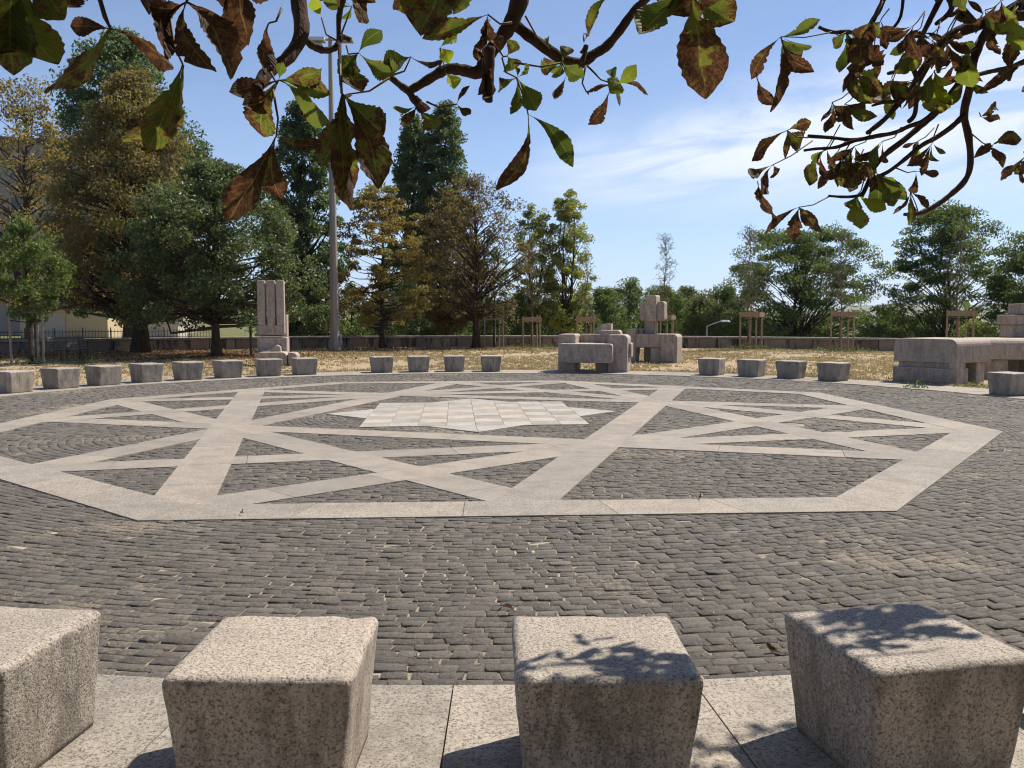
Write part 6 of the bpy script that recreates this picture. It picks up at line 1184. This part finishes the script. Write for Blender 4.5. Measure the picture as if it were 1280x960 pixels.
branch([hub, (2.2, .6, 3.7), (1.1, 1.9, 3.5), (.3, 2.4, 3.1), BRANCHES[4][0][0]], .11, .026)
branch([(1.1, 1.9, 3.5), (.2, 2.0, 3.4), (-.4, 2.2, 2.9), BRANCHES[0][0][0]], .05, .02)
branch([(.2, 2.0, 3.4), (-.4, 2.0, 2.9), BRANCHES[3][0][-1]], .03, .009)
branch([(1.1, 1.9, 3.5), (.9, 2.3, 3.1), BRANCHES[9][0][-1]], .04, .012)
branch([hub, (3.6, 1.2, 4.0), (3.3, 3.0, 3.8), BRANCHES[11][0][0]], .10, .052)
branch([(3.4, 2.6, 3.85), (2.9, 3.6, 3.6), BRANCHES[12][0][0]], .05, .033)
for q in (18, 19, 27, 28):
    branch([(3.1, 3.4, 3.7), (2.4, 4.0, 3.5), BRANCHES[q][0][0]], .035, .013)
branch([(.2, 2.0, 3.4), (-.7, 1.8, 2.8), BRANCHES[29][0][0]], .022, .006)
branch([(.2, 2.0, 3.4), (-.3, 1.85, 2.8), BRANCHES[30][0][0]], .022, .006)

CAM = Vector((0, 0, 1.6)) - T0      # blades hang with their undersides this way
NT, US = 25, (-1, -.62, -.25, 0, .25, .62, 1)
def leaflet_arrays(B, T, wd, brown, yellow, r_):
    B, T = Vector(B), Vector(T); a = T-B; L = max(a.length, .01); a.normalize()
    v = (CAM-B).normalized(); nrm = (v-a*v.dot(a)).normalized()
    roll = r_.uniform(-.7, .7); s_ = a.cross(nrm); nn = nrm*math.cos(roll)+s_*math.sin(roll); s_ = a.cross(nn)
    wd = wd/max(.72, math.cos(roll))*(1-.30*max(0, brown-.6)/.4*r_.random())
    curl = r_.uniform(-.18, .18)*(1+1.2*brown); fold = r_.uniform(.10, .45)+brown*r_.uniform(0, .5); side_c = r_.uniform(-.10, .10); tw = r_.uniform(-.7, .7)*(0.4+1.3*brown)
    V = []; U = []; ph = r_.random()*6
    for q in range(NT):
        t = q/(NT-1)
        w = math.sin(math.pi*min(.999, (.012+.988*t)**1.95))**.95*(1.0)*.5*wd
        w = max(w, wd*.015) if t < .97 else wd*.012
        off = nn*(curl*L*(4*t*(1-t)-t*t*.8)) + s_*(side_c*L*math.sin(math.pi*t))
        ca, sa = math.cos(tw*t), math.sin(tw*t); s2 = s_*ca+nn*sa; n2 = nn*ca-s_*sa
        for u in US:
            ser = 1.0
            if abs(u) == 1: ser = 1 + (.055 if q % 2 else -.045) + r_.uniform(-.05, .05) - (r_.random() < .09*brown)*r_.uniform(.15, .5)
            rip = brown*wd*.07*math.sin(t*13+u*3+ph) + r_.gauss(0, .010)*wd
            back = abs(u)*.06*L*(.5-t)*0
            V.append(B + a*(t*L+back) + off + s2*(u*w*ser) + n2*(abs(u)*w*fold + rip))
            U.append((.5+u*.5, t))
    nu = len(US)
    Fq = [(q*nu+k, q*nu+k+1, (q+1)*nu+k+1, (q+1)*nu+k) for q in range(NT-1) for k in range(nu-1)]
    return V, Fq, U, (brown, yellow, r_.random())
def leaflet_mesh(name, items):
    v = []; f = []; uvs = []; tone = []
    for V, Fq, U, tn in items:
        o = len(v); v += [tuple(p) for p in V]; f += [tuple(i_+o for i_ in q) for q in Fq]; uvs += U; tone += [(*tn, 1.0)]*len(V)
    me = mesh_np(name, v, f, M['leaflet'], smooth=True)
    ul = me.uv_layers.new(name='uv'); vi = np.zeros(len(me.loops), np.int32); me.loops.foreach_get('vertex_index', vi)
    ul.data.foreach_set('uv', np.array(uvs, np.float32)[vi].ravel())
    ca = me.color_attributes.new('tone', 'FLOAT_COLOR', 'POINT'); ca.data.foreach_set('color', np.array(tone, np.float32).ravel())
    return me
allw = sorted([(Vector(l[1])-Vector(l[0])).length*l[2] for n_ in LEAVES for l in n_[2]], reverse=True)
cut = allw[min(285, len(allw)-1)]
small = []; lr = random.Random(21)
for N, pet, Ls in LEAVES:
    N = Vector(N)-T0
    st = MB()
    if pet:
        p = Vector(pet)-T0; mid_ = (N+p)/2 + Vector((lr.uniform(-.012, .012), 0, -.012))
        st.tube([p, mid_, N], [.0032, .0024, .0020], 5)
    else:
        st.tube([N+Vector((0, .012, .02)), N], [.003, .002], 5)
    for l in Ls: 
        b_ = Vector(l[0])-T0
        if (b_-N).length > .02: st.tube([N, b_], [.002, .0016], 4)
    lf = st.build('leaf', M['stalk'], ch, smooth=True)
    for B, T, wd, br_, ye in Ls:
        arr = leaflet_arrays(Vector(B)-T0, Vector(T)-T0, wd, br_, ye, lr)
        if (Vector(T)-Vector(B)).length*wd > cut: link('leaflet', leaflet_mesh('leaflet', [arr]), lf)
        else: small.append(arr)
tag(link('small_leaflets', leaflet_mesh('small_leaflets', small), ch), kind='stuff')
# unseen crown over and behind the standpoint, added and trimmed to block skylight
pts = []; rnd_ = []; lm = MB()
cr = random.Random(9)
for k in range(1500):
    p = Vector((cr.uniform(-5.5, 9.5), cr.uniform(-8.5, 5.5), cr.uniform(2.6, 9.0)))
    e = ((p.x-2.4)/7.2)**2 + ((p.y+1.8)/7.2)**2 + ((p.z-4.6)/4.4)**2
    if e > 1 or p.y > -.35+.464*p.z or p.z < 2.0+.43*max(p.y, -1.5)+.55: continue
    if p.y < -3 and p.z < 2.6: continue
    n_ = 85; g = nrg.normal(0, 1, (n_, 3))*np.array([.34, .34, .2]); pts.append(g+np.array(p-T0)); rnd_.append(nrg.beta(2, 2, n_))
    if k % 4 == 0:
        q = Vector(hub)-T0; m_ = q.lerp(p-T0, .5)+Vector((0, 0, .3)); lm.tube([q, m_, p-T0], [.05, .028, .008], 5, False)
lm.build('limbs', M['bark_near'], ch, smooth=True)
link('crown', leaf_mesh('crown', np.concatenate(pts), .19, F['brown'], np.concatenate(rnd_)), ch)
# bits of twig, husk and petal blown against the kerb
nd = 420; aa_ = np.radians(nrg.normal(-86, 14, nd)); rr_ = 10.43-np.abs(nrg.normal(0, .9, nd))
P_ = np.stack([C[0]+rr_*np.cos(aa_), C[1]+rr_*np.sin(aa_), np.full(nd, .004)], -1)
tag(link('plaza_debris', leaf_mesh('plaza_debris', P_, .028, F['straw'], nrg.beta(2, 1.5, nd), 0, .25)), 'pale bits of twig and husk scattered on the setts along the kerb', 'debris', kind='stuff')
# a few fallen leaflets on the plaza
lr = random.Random(5)
for (x_, y_, an, lab) in [(-.08, 4.62, .2, 'curled brown fallen leaf on the setts between the two middle foreground seats'),
                          (1.30, 4.05, 2.6, 'reddish curled fallen leaf beside the leaf-shadowed foreground seat'),
                          (1.63, 7.55, 1.2, 'dark twisted fallen leaf lying on the near granite band'),
                          (-2.15, 6.95, 2.0, 'small reddish fallen leaf on the near granite band'),]:
    L = .10 if y_ < 6.5 else .07
    arr = leaflet_arrays(Vector((0, 0, .014)), Vector((L*math.cos(an), L*math.sin(an), .022)), .045, .95, 0., lr)
    V = [Vector((p.x, p.y, max(.003, p.z))) for p in arr[0]]
    tag(link('fallen_leaf', leaflet_mesh('fallen_leaf', [(V, *arr[1:])]), None, (x_, y_, .010 if y_ > 6.5 else .0)), lab, 'fallen leaf', 'fallen leaves on the plaza')

# ------------------------------------------------------------------ summer haze over the valley
hz = MB().box(-9200, 9200, -9200, 9200, -75, 190).build('haze', None)
hm = bpy.data.materials.new('haze_air'); hm.use_nodes = True; hm.node_tree.nodes.clear()
ho = hm.node_tree.nodes.new('ShaderNodeOutputMaterial'); hv = hm.node_tree.nodes.new('ShaderNodeVolumePrincipled')
hv.inputs['Color'].default_value = (0.86, 0.92, 1.0, 1); hv.inputs['Density'].default_value = 0.00008; hv.inputs['Anisotropy'].default_value = 0.2
hm.node_tree.links.new(hv.outputs[0], ho.inputs['Volume']); hz.data.materials.append(hm)
tag(hz, kind='stuff')
